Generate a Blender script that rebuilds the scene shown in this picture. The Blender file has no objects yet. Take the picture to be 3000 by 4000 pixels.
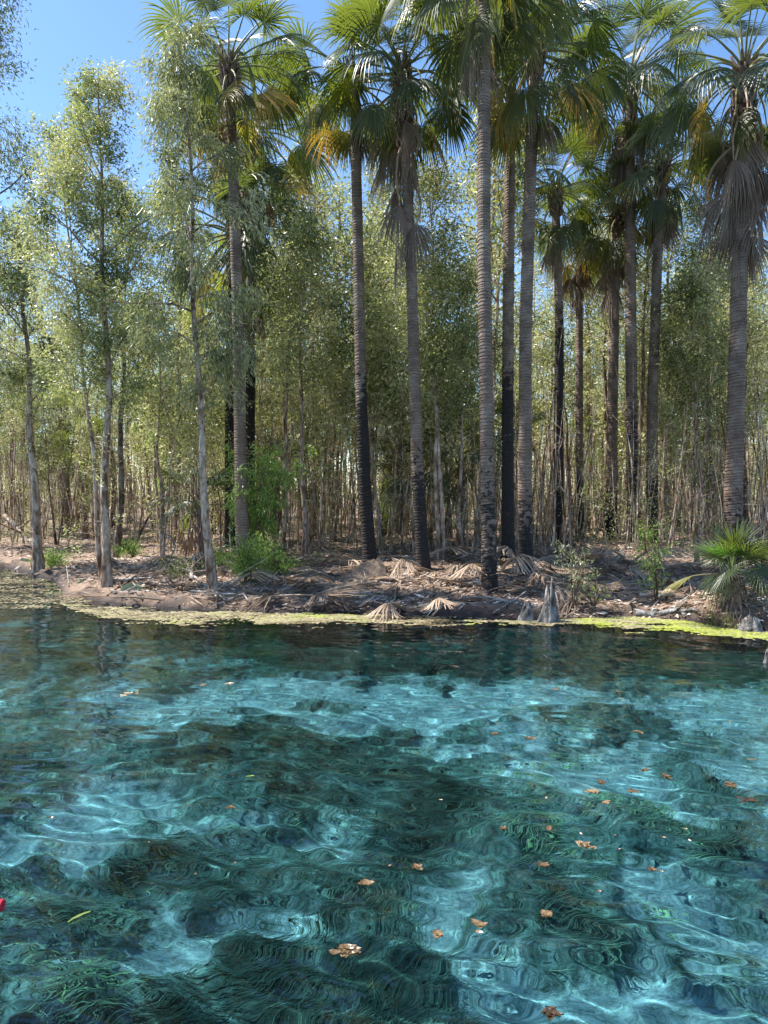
import bpy, math, random
import numpy as np

S = bpy.context.scene
C = S.collection
R = math.radians

# ------------------------------------------------------------------ camera
EYE = 2.2            # eye height above the water
F = 2800.0           # focal length in pixels of the 3000x4000 frame
PITCH = math.atan(70 / F)
cam = bpy.data.objects.new('camera', bpy.data.cameras.new('camera'))
C.objects.link(cam)
S.camera = cam
cam.data.sensor_fit = 'VERTICAL'
cam.data.sensor_height = 24
cam.data.lens = 24 * F / 4000
cam.data.clip_start = 0.05
cam.data.clip_end = 2000
cam.location = (0, 0, EYE)
cam.rotation_euler = (math.pi / 2 - PITCH, 0, 0)

# ------------------------------------------------------------------ sky and sun
SUN_EL = R(57)
SUN_DIR = np.array([-0.965 * math.cos(SUN_EL), 0.26 * math.cos(SUN_EL), math.sin(SUN_EL)])
world = bpy.data.worlds.new('World')
S.world = world
world.use_nodes = True
wn = world.node_tree
bg = wn.nodes['Background']
sky = wn.nodes.new('ShaderNodeTexSky')
sky.sky_type = 'NISHITA'
sky.sun_disc = False
sky.sun_elevation = SUN_EL
sky.sun_rotation = math.atan2(SUN_DIR[0], SUN_DIR[1])
sky.air_density = 1.0
sky.dust_density = 0.4
sky.ozone_density = 3.0
hs = wn.nodes.new('ShaderNodeHueSaturation')
hs.inputs['Saturation'].default_value = 1.12
wn.links.new(sky.outputs[0], hs.inputs['Color'])
wn.links.new(hs.outputs[0], bg.inputs[0])
bg.inputs[1].default_value = 0.12
sl = bpy.data.lights.new('sun', 'SUN')
sl.energy = 5.0
sl.angle = R(0.5)
sl.color = (1.0, 0.95, 0.87)
sl.cycles.is_caustics_light = True
so = bpy.data.objects.new('sun', sl)
C.objects.link(so)
from mathutils import Vector, Matrix
so.rotation_euler = Vector(SUN_DIR.tolist()).to_track_quat('Z', 'Y').to_euler()
vs = S.view_settings
vs.view_transform = 'Standard'
vs.look = 'None'
vs.exposure = 1.15
vs.gamma = 1
vs.use_curve_mapping = False
cy = S.cycles
cy.max_bounces = 8
cy.diffuse_bounces = 3
cy.glossy_bounces = 3
cy.transmission_bounces = 5
cy.transparent_max_bounces = 8
cy.sample_clamp_indirect = 4.0
cy.sample_clamp_direct = 12.0
cy.use_denoising = True

# ------------------------------------------------------------------ placing helpers
CP, SP = math.cos(PITCH), math.sin(PITCH)


def ray(px, py):
    a, b = (px - 1500) / F, -(py - 2000) / F
    d = np.array([a, CP + b * SP, -SP + b * CP])
    return d / d[1]


def at(px, py, Y):
    d = ray(px, py)
    return np.array([d[0] * Y, Y, EYE + d[2] * Y])


# ------------------------------------------------------------------ noise
def vnoise(x, y, seed=0):
    rg = np.random.default_rng(seed)
    T = rg.random((256, 256))
    xi = np.floor(x).astype(int)
    yi = np.floor(y).astype(int)
    fx, fy = x - xi, y - yi
    fx = fx * fx * (3 - 2 * fx)
    fy = fy * fy * (3 - 2 * fy)
    a = T[xi % 256, yi % 256]
    b = T[(xi + 1) % 256, yi % 256]
    c = T[xi % 256, (yi + 1) % 256]
    d = T[(xi + 1) % 256, (yi + 1) % 256]
    return (a * (1 - fx) + b * fx) * (1 - fy) + (c * (1 - fx) + d * fx) * fy - .5


def fbm(x, y, s, seed=0, o=4):
    x = np.asarray(x, float)
    y = np.asarray(y, float)
    r, a = 0, 1
    for k in range(o):
        r = r + a * vnoise(x / s + 17.3 * k, y / s + 9.1 * k, seed + k)
        s *= .5
        a *= .55
    return r


def sst(a, b, x):
    t = np.clip((x - a) / (b - a), 0, 1)
    return t * t * (3 - 2 * t)


BX = [-60, -14, -11.6, -8.7, -6.9, -5.0, -3.4, -1.4, .46, 1.8, 2.86, 4.1, 5.2, 5.6, 6.1, 14, 60]
BY = [24, 23, 21.6, 18.7, 15.4, 14.0, 13.5, 13.4, 12.97, 12.7, 12.3, 12.8, 12.4, 11.7, 11.4, 11.0, 9]


def bank(x):
    x = np.asarray(x, float)
    return np.interp(x, BX, BY) + .22 * fbm(x, x * 0, .8, 5)


GT = [-3, -.6, 0, .35, 2, 5, 11, 20]
GZ = [-6, -1.25, -.02, .09, .17, .30, .55, .60]


def gz(x, y):
    x = np.asarray(x, float)
    y = np.asarray(y, float)
    t = y - bank(x)
    z = np.interp(t, GT, GZ)
    n = .16 * fbm(x, y, 1.6, 11) + .09 * fbm(x, y, .35, 12, 3) * sst(-.3, .2, t)
    n = n * (0.25 + .75 * sst(0, 1.2, t)) + .17 * fbm(x, y, .26, 14, 3) * np.exp(-((t - .35) / .45) ** 2)
    mound = .38 * np.exp(-(((x - 6.2) / .75) ** 2 + ((y - 12.6) / .8) ** 2))
    return z + n + mound


def G(px, py):
    """point of the dry ground seen at a pixel"""
    d = ray(px, py)
    Ys = np.arange(9, 70, .05)
    z = EYE + d[2] * Ys
    k = np.argmax(z <= gz(d[0] * Ys, Ys))
    Y = Ys[k] if k > 0 else 40
    return np.array([d[0] * Y, Y, float(gz(d[0] * Y, Y))])


rgw = np.random.default_rng(4)
WV = []
for i in range(46):
    l = 10 ** rgw.uniform(-.82, .25)
    a = rgw.normal(1.35, .50)
    WV.append((2 * math.pi / l, a, rgw.uniform(0, 6.28), 0.00112 * l ** .80 * (.6 if .28 < l < .6 else 1)))
RINGS = [(180, 3810, .13, .03), (385, 3725, .12, .05), (30, 3890, .17, .04), (235, 3700, .05, .02),
         (240, 3930, .16, .03), (60, 3740, .10, .03), (470, 3600, .20, .07)]
RG = []
for (px, py, r, w) in RINGS:
    d = ray(px, py)
    Y = -EYE / d[2]
    RG.append((d[0] * Y, Y, r, w))


def wave(x, y):
    x = np.asarray(x, float)
    y = np.asarray(y, float)
    z = 0
    wx = x + .25 * vnoise(x / 1.3, y / 1.3, 31)
    wy = y + .25 * vnoise(x / 1.3, y / 1.3, 32)
    for k, a, p, A in WV:
        z = z + A * np.sin(k * (wx * math.cos(a) + wy * math.sin(a)) + p)
    gust = .65 + 1.1 * (vnoise(x / 2.3, y / 1.9, 33) + .5)
    calm = 1.25 - .55 * sst(-3.2, -.3, y - np.interp(x, BX, BY))
    z = z * gust * calm
    for cx, cy_, r, w in RG:
        q = np.hypot(x - cx, y - cy_)
        z = z + .0022 * np.sin(2 * math.pi * (q - r) / .034) * np.exp(-((q - r) / w) ** 2)
    return z


# ------------------------------------------------------------------ mesh helpers
class MB:
    """collects quads / triangles and point attributes, links them as ONE mesh"""

    def __init__(s):
        s.v, s.f, s.n, s.m, s.a = [], [], 0, [], []

    def add(s, v, f, mat=0, attr=None):
        v = np.asarray(v, float).reshape(-1, 3)
        f = np.asarray(f, int)
        if f.shape[1] == 3:
            f = np.concatenate([f, -np.ones((len(f), 1), int) - s.n], 1)
        s.v.append(v)
        s.f.append(f + s.n)
        s.m.append(np.full(len(f), mat, int))
        s.a.append(np.broadcast_to(np.zeros(len(v)) if attr is None else attr, (len(v),)))
        s.n += len(v)

    def mesh(s, name, mats, smooth=False):
        v = np.concatenate(s.v)
        f = np.concatenate(s.f)
        m = np.concatenate(s.m)
        a = np.concatenate(s.a)
        tri = f[:, 3] < 0
        cnt = np.where(tri, 3, 4)
        me = bpy.data.meshes.new(name)
        me.vertices.add(len(v))
        me.vertices.foreach_set('co', v.astype(np.float32).ravel())
        loops = f.ravel()[(np.arange(4)[None, :] < cnt[:, None]).ravel()]
        me.loops.add(len(loops))
        me.loops.foreach_set('vertex_index', loops.astype(np.int32))
        me.polygons.add(len(f))
        st = np.concatenate([[0], np.cumsum(cnt)[:-1]])
        me.polygons.foreach_set('loop_start', st.astype(np.int32))
        me.polygons.foreach_set('loop_total', cnt.astype(np.int32))
        me.polygons.foreach_set('material_index', m.astype(np.int32))
        me.polygons.foreach_set('use_smooth', np.full(len(f), smooth))
        for mt in mats:
            me.materials.append(mt)
        at_ = me.attributes.new('tone', 'FLOAT', 'POINT')
        at_.data.foreach_set('value', a.astype(np.float32))
        me.update()
        return me


def link(name, me, parent=None, loc=None, **props):
    o = bpy.data.objects.new(name, me)
    C.objects.link(o)
    if parent is not None:
        o.parent = parent
    if loc is not None:
        o.location = loc
    for k, v in props.items():
        o[k] = v
    return o


def thing(name, label, cat, loc, rz=0, sc=1, group=None):
    o = bpy.data.objects.new(name, None)
    o.empty_display_size = .2
    C.objects.link(o)
    o.location = loc
    o.rotation_euler = (0, 0, rz)
    o.scale = (sc, sc, sc)
    o['label'] = label
    o['category'] = cat
    if group:
        o['group'] = group
    return o


def tube(mb, pts, rad, sides=8, mat=0, attr=None, cap=True, seed=0, rough=0):
    pts = np.asarray(pts, float)
    n = len(pts)
    rad = np.broadcast_to(np.asarray(rad, float), (n,))
    t = np.gradient(pts, axis=0)
    t /= np.linalg.norm(t, axis=1)[:, None] + 1e-9
    ref = np.array([0, 1., 0]) if abs(t[:, 1]).mean() < .8 else np.array([1., 0, 0])
    u = np.cross(t, ref)
    u /= np.linalg.norm(u, axis=1)[:, None] + 1e-9
    w = np.cross(t, u)
    th = np.arange(sides) * 2 * math.pi / sides
    rr = rad[:, None] * np.ones(sides)[None, :]
    if rough:
        rg = np.random.default_rng(seed)
        rr = rr * (1 + rough * rg.normal(0, 1, rr.shape))
    v = pts[:, None] + rr[..., None] * (np.cos(th)[None, :, None] * u[:, None] + np.sin(th)[None, :, None] * w[:, None])
    i = np.arange(n - 1)[:, None] * sides
    j = np.arange(sides)[None, :]
    j2 = (j + 1) % sides
    f = np.stack([i + j, i + j2, i + sides + j2, i + sides + j], -1).reshape(-1, 4)
    if attr is not None:
        attr = np.repeat(np.broadcast_to(attr, (n,)), sides)
    v = v.reshape(-1, 3)
    if cap:
        v = np.concatenate([v, pts[-1:]])
        k = (n - 1) * sides
        tri = np.array([[k + q, k + (q + 1) % sides, n * sides, n * sides] for q in range(sides)])
        f2 = tri[:, :3]
        if attr is not None:
            attr = np.concatenate([attr, attr[-1:]])
        mb.add(v, f, mat, attr)
        off = mb.n - len(v)
        ff = np.concatenate([f2 + off, -np.ones((len(f2), 1), int)], 1)
        mb.f.append(ff)
        mb.m.append(np.full(len(ff), mat, int))
    else:
        mb.add(v, f, mat, attr)


def leaves(mb, cen, n, spread, L, W, rg, droop=.3, mat=0, tone=None, outdir=None):
    """n leaves round each centre"""
    cen = np.asarray(cen, float)
    k = len(cen) * n
    p = np.repeat(cen, n, 0) + rg.normal(0, 1, (k, 3)) * spread
    d = rg.normal(0, 1, (k, 3))
    if outdir is not None:
        d += np.repeat(outdir, n, 0) * 1.2
    d[:, 2] -= droop * 2
    d /= np.linalg.norm(d, axis=1)[:, None]
    s = np.cross(d, rg.normal(0, 1, (k, 3)))
    s /= np.linalg.norm(s, axis=1)[:, None] + 1e-9
    l = (L * rg.uniform(.6, 1.25, k))[:, None]
    w = (W * rg.uniform(.7, 1.2, k))[:, None]
    b = p
    m = p + d * l * .45
    nn = np.cross(d, s)
    v = np.stack([b, m + s * w, p + d * l - nn * l * .12, m - s * w], 1).reshape(-1, 3)
    f = np.arange(k * 4).reshape(-1, 4)
    tn = np.repeat(rg.random(k) if tone is None else np.clip(np.repeat(tone, n) + rg.normal(0, .22, k), 0, 1), 4)
    mb.add(v, f, mat, tn)


# ------------------------------------------------------------------ materials
def newmat(name):
    m = bpy.data.materials.new(name)
    m.use_nodes = True
    nt = m.node_tree
    nt.nodes.clear()
    o = nt.nodes.new('ShaderNodeOutputMaterial')
    return m, nt, o


def N(nt, t, **kw):
    n = nt.nodes.new(t)
    for k, v in kw.items():
        if hasattr(n, k):
            setattr(n, k, v)
        else:
            n.inputs[k.replace('_', ' ')].default_value = v
    return n


def ramp(nt, fac, stops):
    r = nt.nodes.new('ShaderNodeValToRGB')
    el = r.color_ramp.elements
    while len(el) < len(stops):
        el.new(.5)
    for e, (p, c) in zip(el, stops):
        e.position = p
        e.color = (*c, 1)
    nt.links.new(fac, r.inputs[0])
    return r.outputs[0]


def tone(nt):
    a = nt.nodes.new('ShaderNodeAttribute')
    a.attribute_name = 'tone'
    return a.outputs['Fac']


def noise(nt, scale, detail=4, dist=0, vec=None, rough=.6):
    n = nt.nodes.new('ShaderNodeTexNoise')
    n.inputs['Scale'].default_value = scale
    n.inputs['Detail'].default_value = detail
    n.inputs['Distortion'].default_value = dist
    n.inputs['Roughness'].default_value = rough
    if vec is not None:
        nt.links.new(vec, n.inputs['Vector'])
    return n.outputs['Fac']


def pos(nt, sc=(1, 1, 1), obj=True):
    t = nt.nodes.new('ShaderNodeTexCoord')
    m = nt.nodes.new('ShaderNodeMapping')
    m.inputs['Scale'].default_value = sc
    nt.links.new(t.outputs['Object'], m.inputs[0])
    return m.outputs[0]


def mth(nt, op, a, b=None, clamp=False):
    n = nt.nodes.new('ShaderNodeMath')
    n.operation = op
    n.use_clamp = clamp
    for i, q in enumerate((a, b)):
        if q is None:
            continue
        if isinstance(q, (int, float)):
            n.inputs[i].default_value = q
        else:
            nt.links.new(q, n.inputs[i])
    return n.outputs[0]


def mixc(nt, fac, a, b, mode='MIX'):
    n = nt.nodes.new('ShaderNodeMix')
    n.data_type = 'RGBA'
    n.blend_type = mode
    for i, q in ((0, fac), (6, a), (7, b)):
        if isinstance(q, (int, float)):
            n.inputs[i].default_value = q
        elif isinstance(q, tuple):
            n.inputs[i].default_value = (*q, 1)
        else:
            nt.links.new(q, n.inputs[i])
    return n.outputs[2]


def bump(nt, h, s=.5, d=.02):
    b = nt.nodes.new('ShaderNodeBump')
    b.inputs['Strength'].default_value = s
    b.inputs['Distance'].default_value = d
    nt.links.new(h, b.inputs['Height'])
    return b.outputs[0]


def leafmat(name, stops, tstops, gloss=.35, trans=.45, spec=.5):
    m, nt, o = newmat(name)
    t = tone(nt)
    c = ramp(nt, t, stops)
    p = N(nt, 'ShaderNodeBsdfPrincipled')
    nt.links.new(c, p.inputs['Base Color'])
    p.inputs['Roughness'].default_value = gloss
    p.inputs['Specular IOR Level'].default_value = spec
    tr = N(nt, 'ShaderNodeBsdfTranslucent')
    nt.links.new(ramp(nt, t, tstops), tr.inputs['Color'])
    mx = N(nt, 'ShaderNodeMixShader')
    mx.inputs[0].default_value = trans
    nt.links.new(p.outputs[0], mx.inputs[1])
    nt.links.new(tr.outputs[0], mx.inputs[2])
    nt.links.new(mx.outputs[0], o.inputs[0])
    return m


def surfmat(name, build, rough=.85, spec=.3):
    m, nt, o = newmat(name)
    p = N(nt, 'ShaderNodeBsdfPrincipled')
    p.inputs['Roughness'].default_value = rough
    p.inputs['Specular IOR Level'].default_value = spec
    nt.links.new(p.outputs[0], o.inputs[0])
    r = build(nt)
    nt.links.new(r[0], p.inputs['Base Color'])
    if len(r) > 1 and r[1] is not None:
        nt.links.new(r[1], p.inputs['Normal'])
    return m


M = {}
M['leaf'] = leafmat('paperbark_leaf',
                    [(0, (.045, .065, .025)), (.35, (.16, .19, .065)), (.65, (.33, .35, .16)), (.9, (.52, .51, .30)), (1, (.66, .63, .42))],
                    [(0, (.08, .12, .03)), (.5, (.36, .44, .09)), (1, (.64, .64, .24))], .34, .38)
M['leaf_grey'] = leafmat('grey_paperbark_leaf',
                         [(0, (.04, .055, .025)), (.5, (.15, .17, .08)), (.9, (.40, .41, .24)), (1, (.58, .57, .38))],
                         [(0, (.12, .17, .04)), (1, (.45, .48, .16))], .38, .42, .5)
M['leaf_bright'] = leafmat('fresh_green_leaf',
                           [(0, (.06, .11, .02)), (.5, (.20, .31, .06)), (1, (.42, .50, .16))],
                           [(0, (.12, .28, .03)), (1, (.38, .55, .10))], .35, .5)
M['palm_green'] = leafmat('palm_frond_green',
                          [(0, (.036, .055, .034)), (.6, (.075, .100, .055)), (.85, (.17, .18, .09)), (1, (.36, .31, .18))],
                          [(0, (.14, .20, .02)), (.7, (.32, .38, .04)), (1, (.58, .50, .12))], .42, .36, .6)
M['palm_yellow'] = leafmat('palm_frond_yellowing',
                           [(0, (.09, .15, .04)), (.55, (.22, .25, .05)), (1, (.38, .25, .07))],
                           [(0, (.28, .40, .04)), (.55, (.50, .48, .04)), (1, (.60, .32, .05))], .4, .5)
M['palm_dead'] = leafmat('palm_frond_dead',
                         [(0, (.075, .05, .038)), (.5, (.19, .14, .11)), (1, (.36, .29, .235))],
                         [(0, (.12, .06, .03)), (1, (.32, .20, .11))], .6, .2, .3)
M['palm_fallen'] = leafmat('palm_frond_fallen',
                           [(0, (.12, .08, .05)), (.5, (.33, .235, .165)), (1, (.60, .48, .37))],
                           [(0, (.15, .08, .04)), (1, (.40, .28, .17))], .6, .12, .3)
M['petiole'] = surfmat('palm_petiole', lambda nt: (ramp(nt, tone(nt), [(0, (.13, .17, .05)), (.5, (.24, .22, .09)), (1, (.22, .15, .10))]),), .45)


def b_palm(nt):
    co = pos(nt)
    n1 = noise(nt, 2.2, 5, .3, co)
    n2 = noise(nt, 28, 3, 0, pos(nt, (1, 1, .35)))
    n3 = noise(nt, 5.5, 9, .6, pos(nt, (1, 1, 1.6)), .7)
    base = ramp(nt, n1, [(.3, (.13, .095, .075)), (.5, (.25, .190, .155)), (.7, (.38, .315, .27))])
    red = mixc(nt, mth(nt, 'MULTIPLY', n3, .7), base, (.23, .115, .065))
    g = nt.nodes.new('ShaderNodeTexCoord')
    sx = nt.nodes.new('ShaderNodeSeparateXYZ')
    nt.links.new(g.outputs['Object'], sx.inputs[0])
    low = nt.nodes.new('ShaderNodeMapRange')
    low.inputs[1].default_value = 6.0
    low.inputs[2].default_value = 0.5
    nt.links.new(sx.outputs['Z'], low.inputs[0])
    c = mixc(nt, mth(nt, 'MULTIPLY', low.outputs[0], .95), base, red)
    c = mixc(nt, .35, c, ramp(nt, n2, [(.3, (.35, .35, .35)), (.7, (1, 1, 1))]), 'MULTIPLY')
    wv = nt.nodes.new('ShaderNodeTexWave')
    wv.wave_type = 'BANDS'
    wv.bands_direction = 'Z'
    wv.wave_profile = 'SAW'
    wv.inputs['Scale'].default_value = 2.4
    wv.inputs['Distortion'].default_value = 4.5
    wv.inputs['Detail'].default_value = 3
    wv.inputs['Detail Scale'].default_value = 1.6
    nt.links.new(pos(nt, (1.2, 1.2, 2.0)), wv.inputs['Vector'])
    c = mixc(nt, .6, c, ramp(nt, wv.outputs['Fac'], [(0, (.40, .37, .35)), (.25, (.75, .73, .71)), (.8, (.95, .95, .95)), (.93, (1.4, 1.34, 1.28)), (1, (1.5, 1.42, 1.34))]), 'MULTIPLY')
    # char: attribute + broken noise edge
    ch = mth(nt, 'ADD', tone(nt), mth(nt, 'MULTIPLY', mth(nt, 'SUBTRACT', n3, .5), 2.4))
    chm = nt.nodes.new('ShaderNodeMapRange')
    chm.inputs[1].default_value = .42
    chm.inputs[2].default_value = .56
    nt.links.new(ch, chm.inputs[0])
    c = mixc(nt, chm.outputs[0], c, mixc(nt, n2, (.008, .007, .007), (.05, .042, .038)))
    return c, bump(nt, mth(nt, 'ADD', n2, n3), .7, .02)


M['palm_trunk'] = surfmat('palm_trunk', b_palm, .8)


def b_bark(cols):
    def f(nt):
        n1 = noise(nt, 7, 6, .6, pos(nt, (1, 1, .28)))
        n2 = noise(nt, 30, 4, 0, pos(nt, (1, 1, .15)))
        c = ramp(nt, n1, cols)
        c = mixc(nt, .5, c, ramp(nt, n2, [(.35, (.35, .3, .27)), (.6, (1, 1, 1))]), 'MULTIPLY')
        n4 = noise(nt, 4.5, 6, .8, pos(nt, (1, 1, .55)), .7)
        c = mixc(nt, .9, c, ramp(nt, n4, [(.40, (.26, .18, .13)), (.47, (.62, .52, .44)), (.54, (1, 1, 1))]), 'MULTIPLY')
        return c, bump(nt, mth(nt, 'ADD', n1, n2), .9, .03)
    return f


M['paperbark'] = surfmat('paperbark_bark', b_bark([(.3, (.11, .07, .05)), (.42, (.36, .26, .19)), (.55, (.60, .50, .41)), (.75, (.76, .68, .58))]))
M['darkbark'] = surfmat('dark_bark', b_bark([(.3, (.06, .04, .03)), (.5, (.22, .16, .125)), (.7, (.42, .35, .30))]))
M['driftwood'] = surfmat('weathered_wood', b_bark([(.3, (.22, .20, .18)), (.5, (.45, .42, .39)), (.7, (.62, .60, .57))]))
M['charred'] = surfmat('charred_wood', b_bark([(.3, (.012, .01, .01)), (.6, (.04, .035, .03)), (.8, (.16, .13, .11))]))
M['stumpwood'] = surfmat('grey_stump_wood', lambda nt: (
    mixc(nt, .8, ramp(nt, noise(nt, 9, 5, .5, pos(nt, (1, 1, .25))), [(.3, (.05, .045, .04)), (.5, (.22, .21, .20)), (.7, (.46, .45, .44))]),
         ramp(nt, noise(nt, 3.5, 4), [(.38, (.12, .10, .09)), (.55, (1, 1, 1))]), 'MULTIPLY'),
    bump(nt, noise(nt, 22, 5, .4, pos(nt, (1, 1, .2))), 1, .03)))
M['root_mass'] = surfmat('root_mass', lambda nt: (ramp(nt, noise(nt, 40, 5), [(.3, (.11, .075, .05)), (.55, (.30, .22, .16)), (.75, (.45, .36, .28))]),
                                                  bump(nt, noise(nt, 60, 4), 1, .03)))


def b_ground(nt):
    n1 = noise(nt, .9, 6, .3, pos(nt))
    n2 = noise(nt, 9, 8, .2, pos(nt), .7)
    n3 = noise(nt, 60, 4, 0, pos(nt))
    c = ramp(nt, n2, [(.3, (.06, .040, .030)), (.45, (.22, .145, .10)), (.6, (.40, .29, .215)), (.75, (.56, .44, .35))])
    c = mixc(nt, ramp(nt, n1, [(.4, (0, 0, 0)), (.62, (1, 1, 1))]), c, mixc(nt, .5, c, (.36, .25, .18)))
    c = mixc(nt, .6, c, ramp(nt, n3, [(.3, (.4, .38, .36)), (.65, (1, 1, 1))]), 'MULTIPLY')
    # wet dark mud near the waterline (tone holds wetness)
    w = mth(nt, 'ADD', tone(nt), mth(nt, 'MULTIPLY', mth(nt, 'SUBTRACT', n2, .5), 1.1), True)
    c = mixc(nt, w, c, (.035, .025, .024))
    return c, bump(nt, mth(nt, 'ADD', n2, mth(nt, 'MULTIPLY', n3, .3)), .9, .05)


M['ground'] = surfmat('leafy_mud', b_ground, .75)
M['litter'] = surfmat('leaf_litter', lambda nt: (ramp(nt, tone(nt), [(0, (.08, .05, .035)), (.4, (.30, .215, .16)), (.75, (.50, .41, .33)), (1, (.70, .62, .54))]),), .6)
M['algae'] = surfmat('floating_algae', lambda nt: (ramp(nt, tone(nt), [(0, (.10, .08, .04)), (.3, (.27, .22, .13)), (.52, (.42, .36, .24)), (.75, (.25, .27, .08)), (1, (.36, .41, .07))]),), .5)


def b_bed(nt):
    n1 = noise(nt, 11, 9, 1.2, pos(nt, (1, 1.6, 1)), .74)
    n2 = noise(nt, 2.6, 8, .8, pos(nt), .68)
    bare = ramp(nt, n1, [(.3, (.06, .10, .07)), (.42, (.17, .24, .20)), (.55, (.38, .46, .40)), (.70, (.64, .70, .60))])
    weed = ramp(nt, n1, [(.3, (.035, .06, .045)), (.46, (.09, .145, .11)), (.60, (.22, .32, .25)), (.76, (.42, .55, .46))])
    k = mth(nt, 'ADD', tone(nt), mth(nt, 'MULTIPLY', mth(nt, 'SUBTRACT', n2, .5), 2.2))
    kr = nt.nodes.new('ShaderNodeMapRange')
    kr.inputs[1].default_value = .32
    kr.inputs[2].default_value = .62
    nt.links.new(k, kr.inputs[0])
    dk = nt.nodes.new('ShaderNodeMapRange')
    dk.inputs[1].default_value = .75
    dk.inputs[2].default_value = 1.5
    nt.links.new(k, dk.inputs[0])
    weed = mixc(nt, dk.outputs[0], weed, mixc(nt, .85, weed, (.02, .032, .02)))  # darkest tone, for thick weed and the painted shade patches
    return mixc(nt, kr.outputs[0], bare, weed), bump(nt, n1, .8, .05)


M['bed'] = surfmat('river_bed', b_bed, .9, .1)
M['weed'] = leafmat('water_weed', [(0, (.035, .06, .04)), (.5, (.095, .15, .10)), (.85, (.19, .28, .15)), (1, (.26, .42, .14))],
                    [(0, (.03, .04, .02)), (1, (.14, .20, .06))], .7, .2, .1)
M['deadleaf'] = leafmat('floating_dead_leaf', [(0, (.05, .032, .02)), (.5, (.15, .095, .045)), (.85, (.29, .21, .12)), (1, (.6, .5, .36))],
                        [(0, (.05, .03, .02)), (1, (.4, .28, .12))], .35, .12)
M['redfoam'] = surfmat('red_foam', lambda nt: (ramp(nt, noise(nt, 90, 3), [(.3, (.50, .015, .035)), (.7, (.62, .03, .055))]), bump(nt, noise(nt, 160, 2), .3, .004)), .55)

# water: one closed body, refracting and tinting surface
m, nt, o = newmat('clear_spring_water')
gl = N(nt, 'ShaderNodeBsdfPrincipled')
gl.inputs['IOR'].default_value = 1.333
gl.inputs['Roughness'].default_value = 0.0
gl.inputs['Transmission Weight'].default_value = 1.0
gl.inputs['Base Color'].default_value = (.29, .69, .96, 1)
nt.links.new(gl.outputs[0], o.inputs['Surface'])
M['water'] = m

# ------------------------------------------------------------------ terrain and water


def sheet(name, xs, ys, zf, mat, tonef=None, smooth=True):
    X, Y = np.meshgrid(xs, ys)
    Z = zf(X, Y)
    v = np.stack([X, Y, Z], -1).reshape(-1, 3)
    nx, ny = len(xs), len(ys)
    i = np.arange((nx - 1) * (ny - 1))
    a = (i // (nx - 1)) * nx + i % (nx - 1)
    f = np.stack([a, a + 1, a + 1 + nx, a + nx], -1)
    mb = MB()
    mb.add(v, f, 0, None if tonef is None else tonef(X, Y).ravel())
    return mb


def cc(*parts):
    return np.unique(np.round(np.concatenate(parts), 4))


gx = cc(np.linspace(-400, -30, 14), np.linspace(-30, -13, 60), np.arange(-13, 13, .065), np.linspace(13, 30, 60), np.linspace(30, 400, 14))
gy = cc(np.linspace(5, 9, 8), np.linspace(9, 11, 16), np.arange(11, 22, .055), np.linspace(22, 45, 150), np.linspace(45, 90, 40), np.linspace(90, 900, 14))
mb = sheet('g', gx, gy, gz, 'ground', lambda X, Y: np.clip(1.05 - (Y - bank(X)) / .55, 0, 1.2) + .4 * np.clip(fbm(X, Y, 2.2, 51), -1, 1) * (Y < 60))
ground = link('ground', mb.mesh('ground', [M['ground']], True), kind='structure')
ground.cycles.is_caustics_receiver = True

# depth of the bed, where weed covers it and where shade is painted in


def weed_shade_mask(x, y):
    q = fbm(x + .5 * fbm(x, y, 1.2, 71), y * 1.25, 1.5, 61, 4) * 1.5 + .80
    # pale ledge along the middle distance and bare patches, then dark weed and painted shade
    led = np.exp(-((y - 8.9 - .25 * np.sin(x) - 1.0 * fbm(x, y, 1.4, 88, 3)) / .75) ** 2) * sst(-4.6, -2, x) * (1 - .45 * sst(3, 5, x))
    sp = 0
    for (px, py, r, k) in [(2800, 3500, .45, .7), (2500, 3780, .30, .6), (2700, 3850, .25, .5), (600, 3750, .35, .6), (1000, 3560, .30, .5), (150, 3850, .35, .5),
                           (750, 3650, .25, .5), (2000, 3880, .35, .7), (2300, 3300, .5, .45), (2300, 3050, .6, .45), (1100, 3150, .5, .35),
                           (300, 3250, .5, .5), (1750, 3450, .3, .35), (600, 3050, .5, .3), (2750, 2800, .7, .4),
                           (1480, 3890, .34, -1.5), (1000, 3700, .28, -.9), (2150, 3640, .55, -.7), (1330, 3640, .3, -.8), (500, 3350, .4, -.6), (2750, 3330, .4, -.5), (900, 3400, .4, -.6), (1750, 3080, .5, -.5), (350, 2880, .6, -.5), (1150, 2850, .5, -.4), (2050, 3450, .35, -.6), (600, 3900, .3, -.5)]:  # negative entries: dark weed clumps, plus shaded spots painted into the bed
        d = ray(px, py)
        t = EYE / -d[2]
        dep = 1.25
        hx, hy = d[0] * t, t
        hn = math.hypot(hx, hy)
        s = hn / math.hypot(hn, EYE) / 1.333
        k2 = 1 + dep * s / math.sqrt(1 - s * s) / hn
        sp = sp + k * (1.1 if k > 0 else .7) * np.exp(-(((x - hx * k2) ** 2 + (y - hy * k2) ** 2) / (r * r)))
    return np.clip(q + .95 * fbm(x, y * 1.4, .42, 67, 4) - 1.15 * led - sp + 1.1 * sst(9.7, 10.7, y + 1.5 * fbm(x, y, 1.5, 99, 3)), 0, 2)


def bedz(x, y):
    t = y - np.interp(x, BX, BY) + .9 * fbm(x, y, 1.3, 87, 3)
    d = np.interp(t, [-12, -5.2, -4.2, -3.2, -2.4, -1.2, -.6, 0, 1], [-1.5, -1.5, -1.2, -1.25, -1.75, -1.6, -1.0, -.45, -.25])
    w = weed_shade_mask(x, y)
    return d + .45 * fbm(x, y, 1.1, 81) + .18 * sst(.3, .8, w) * (1 + 1.2 * fbm(x, y, .5, 83))


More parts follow.
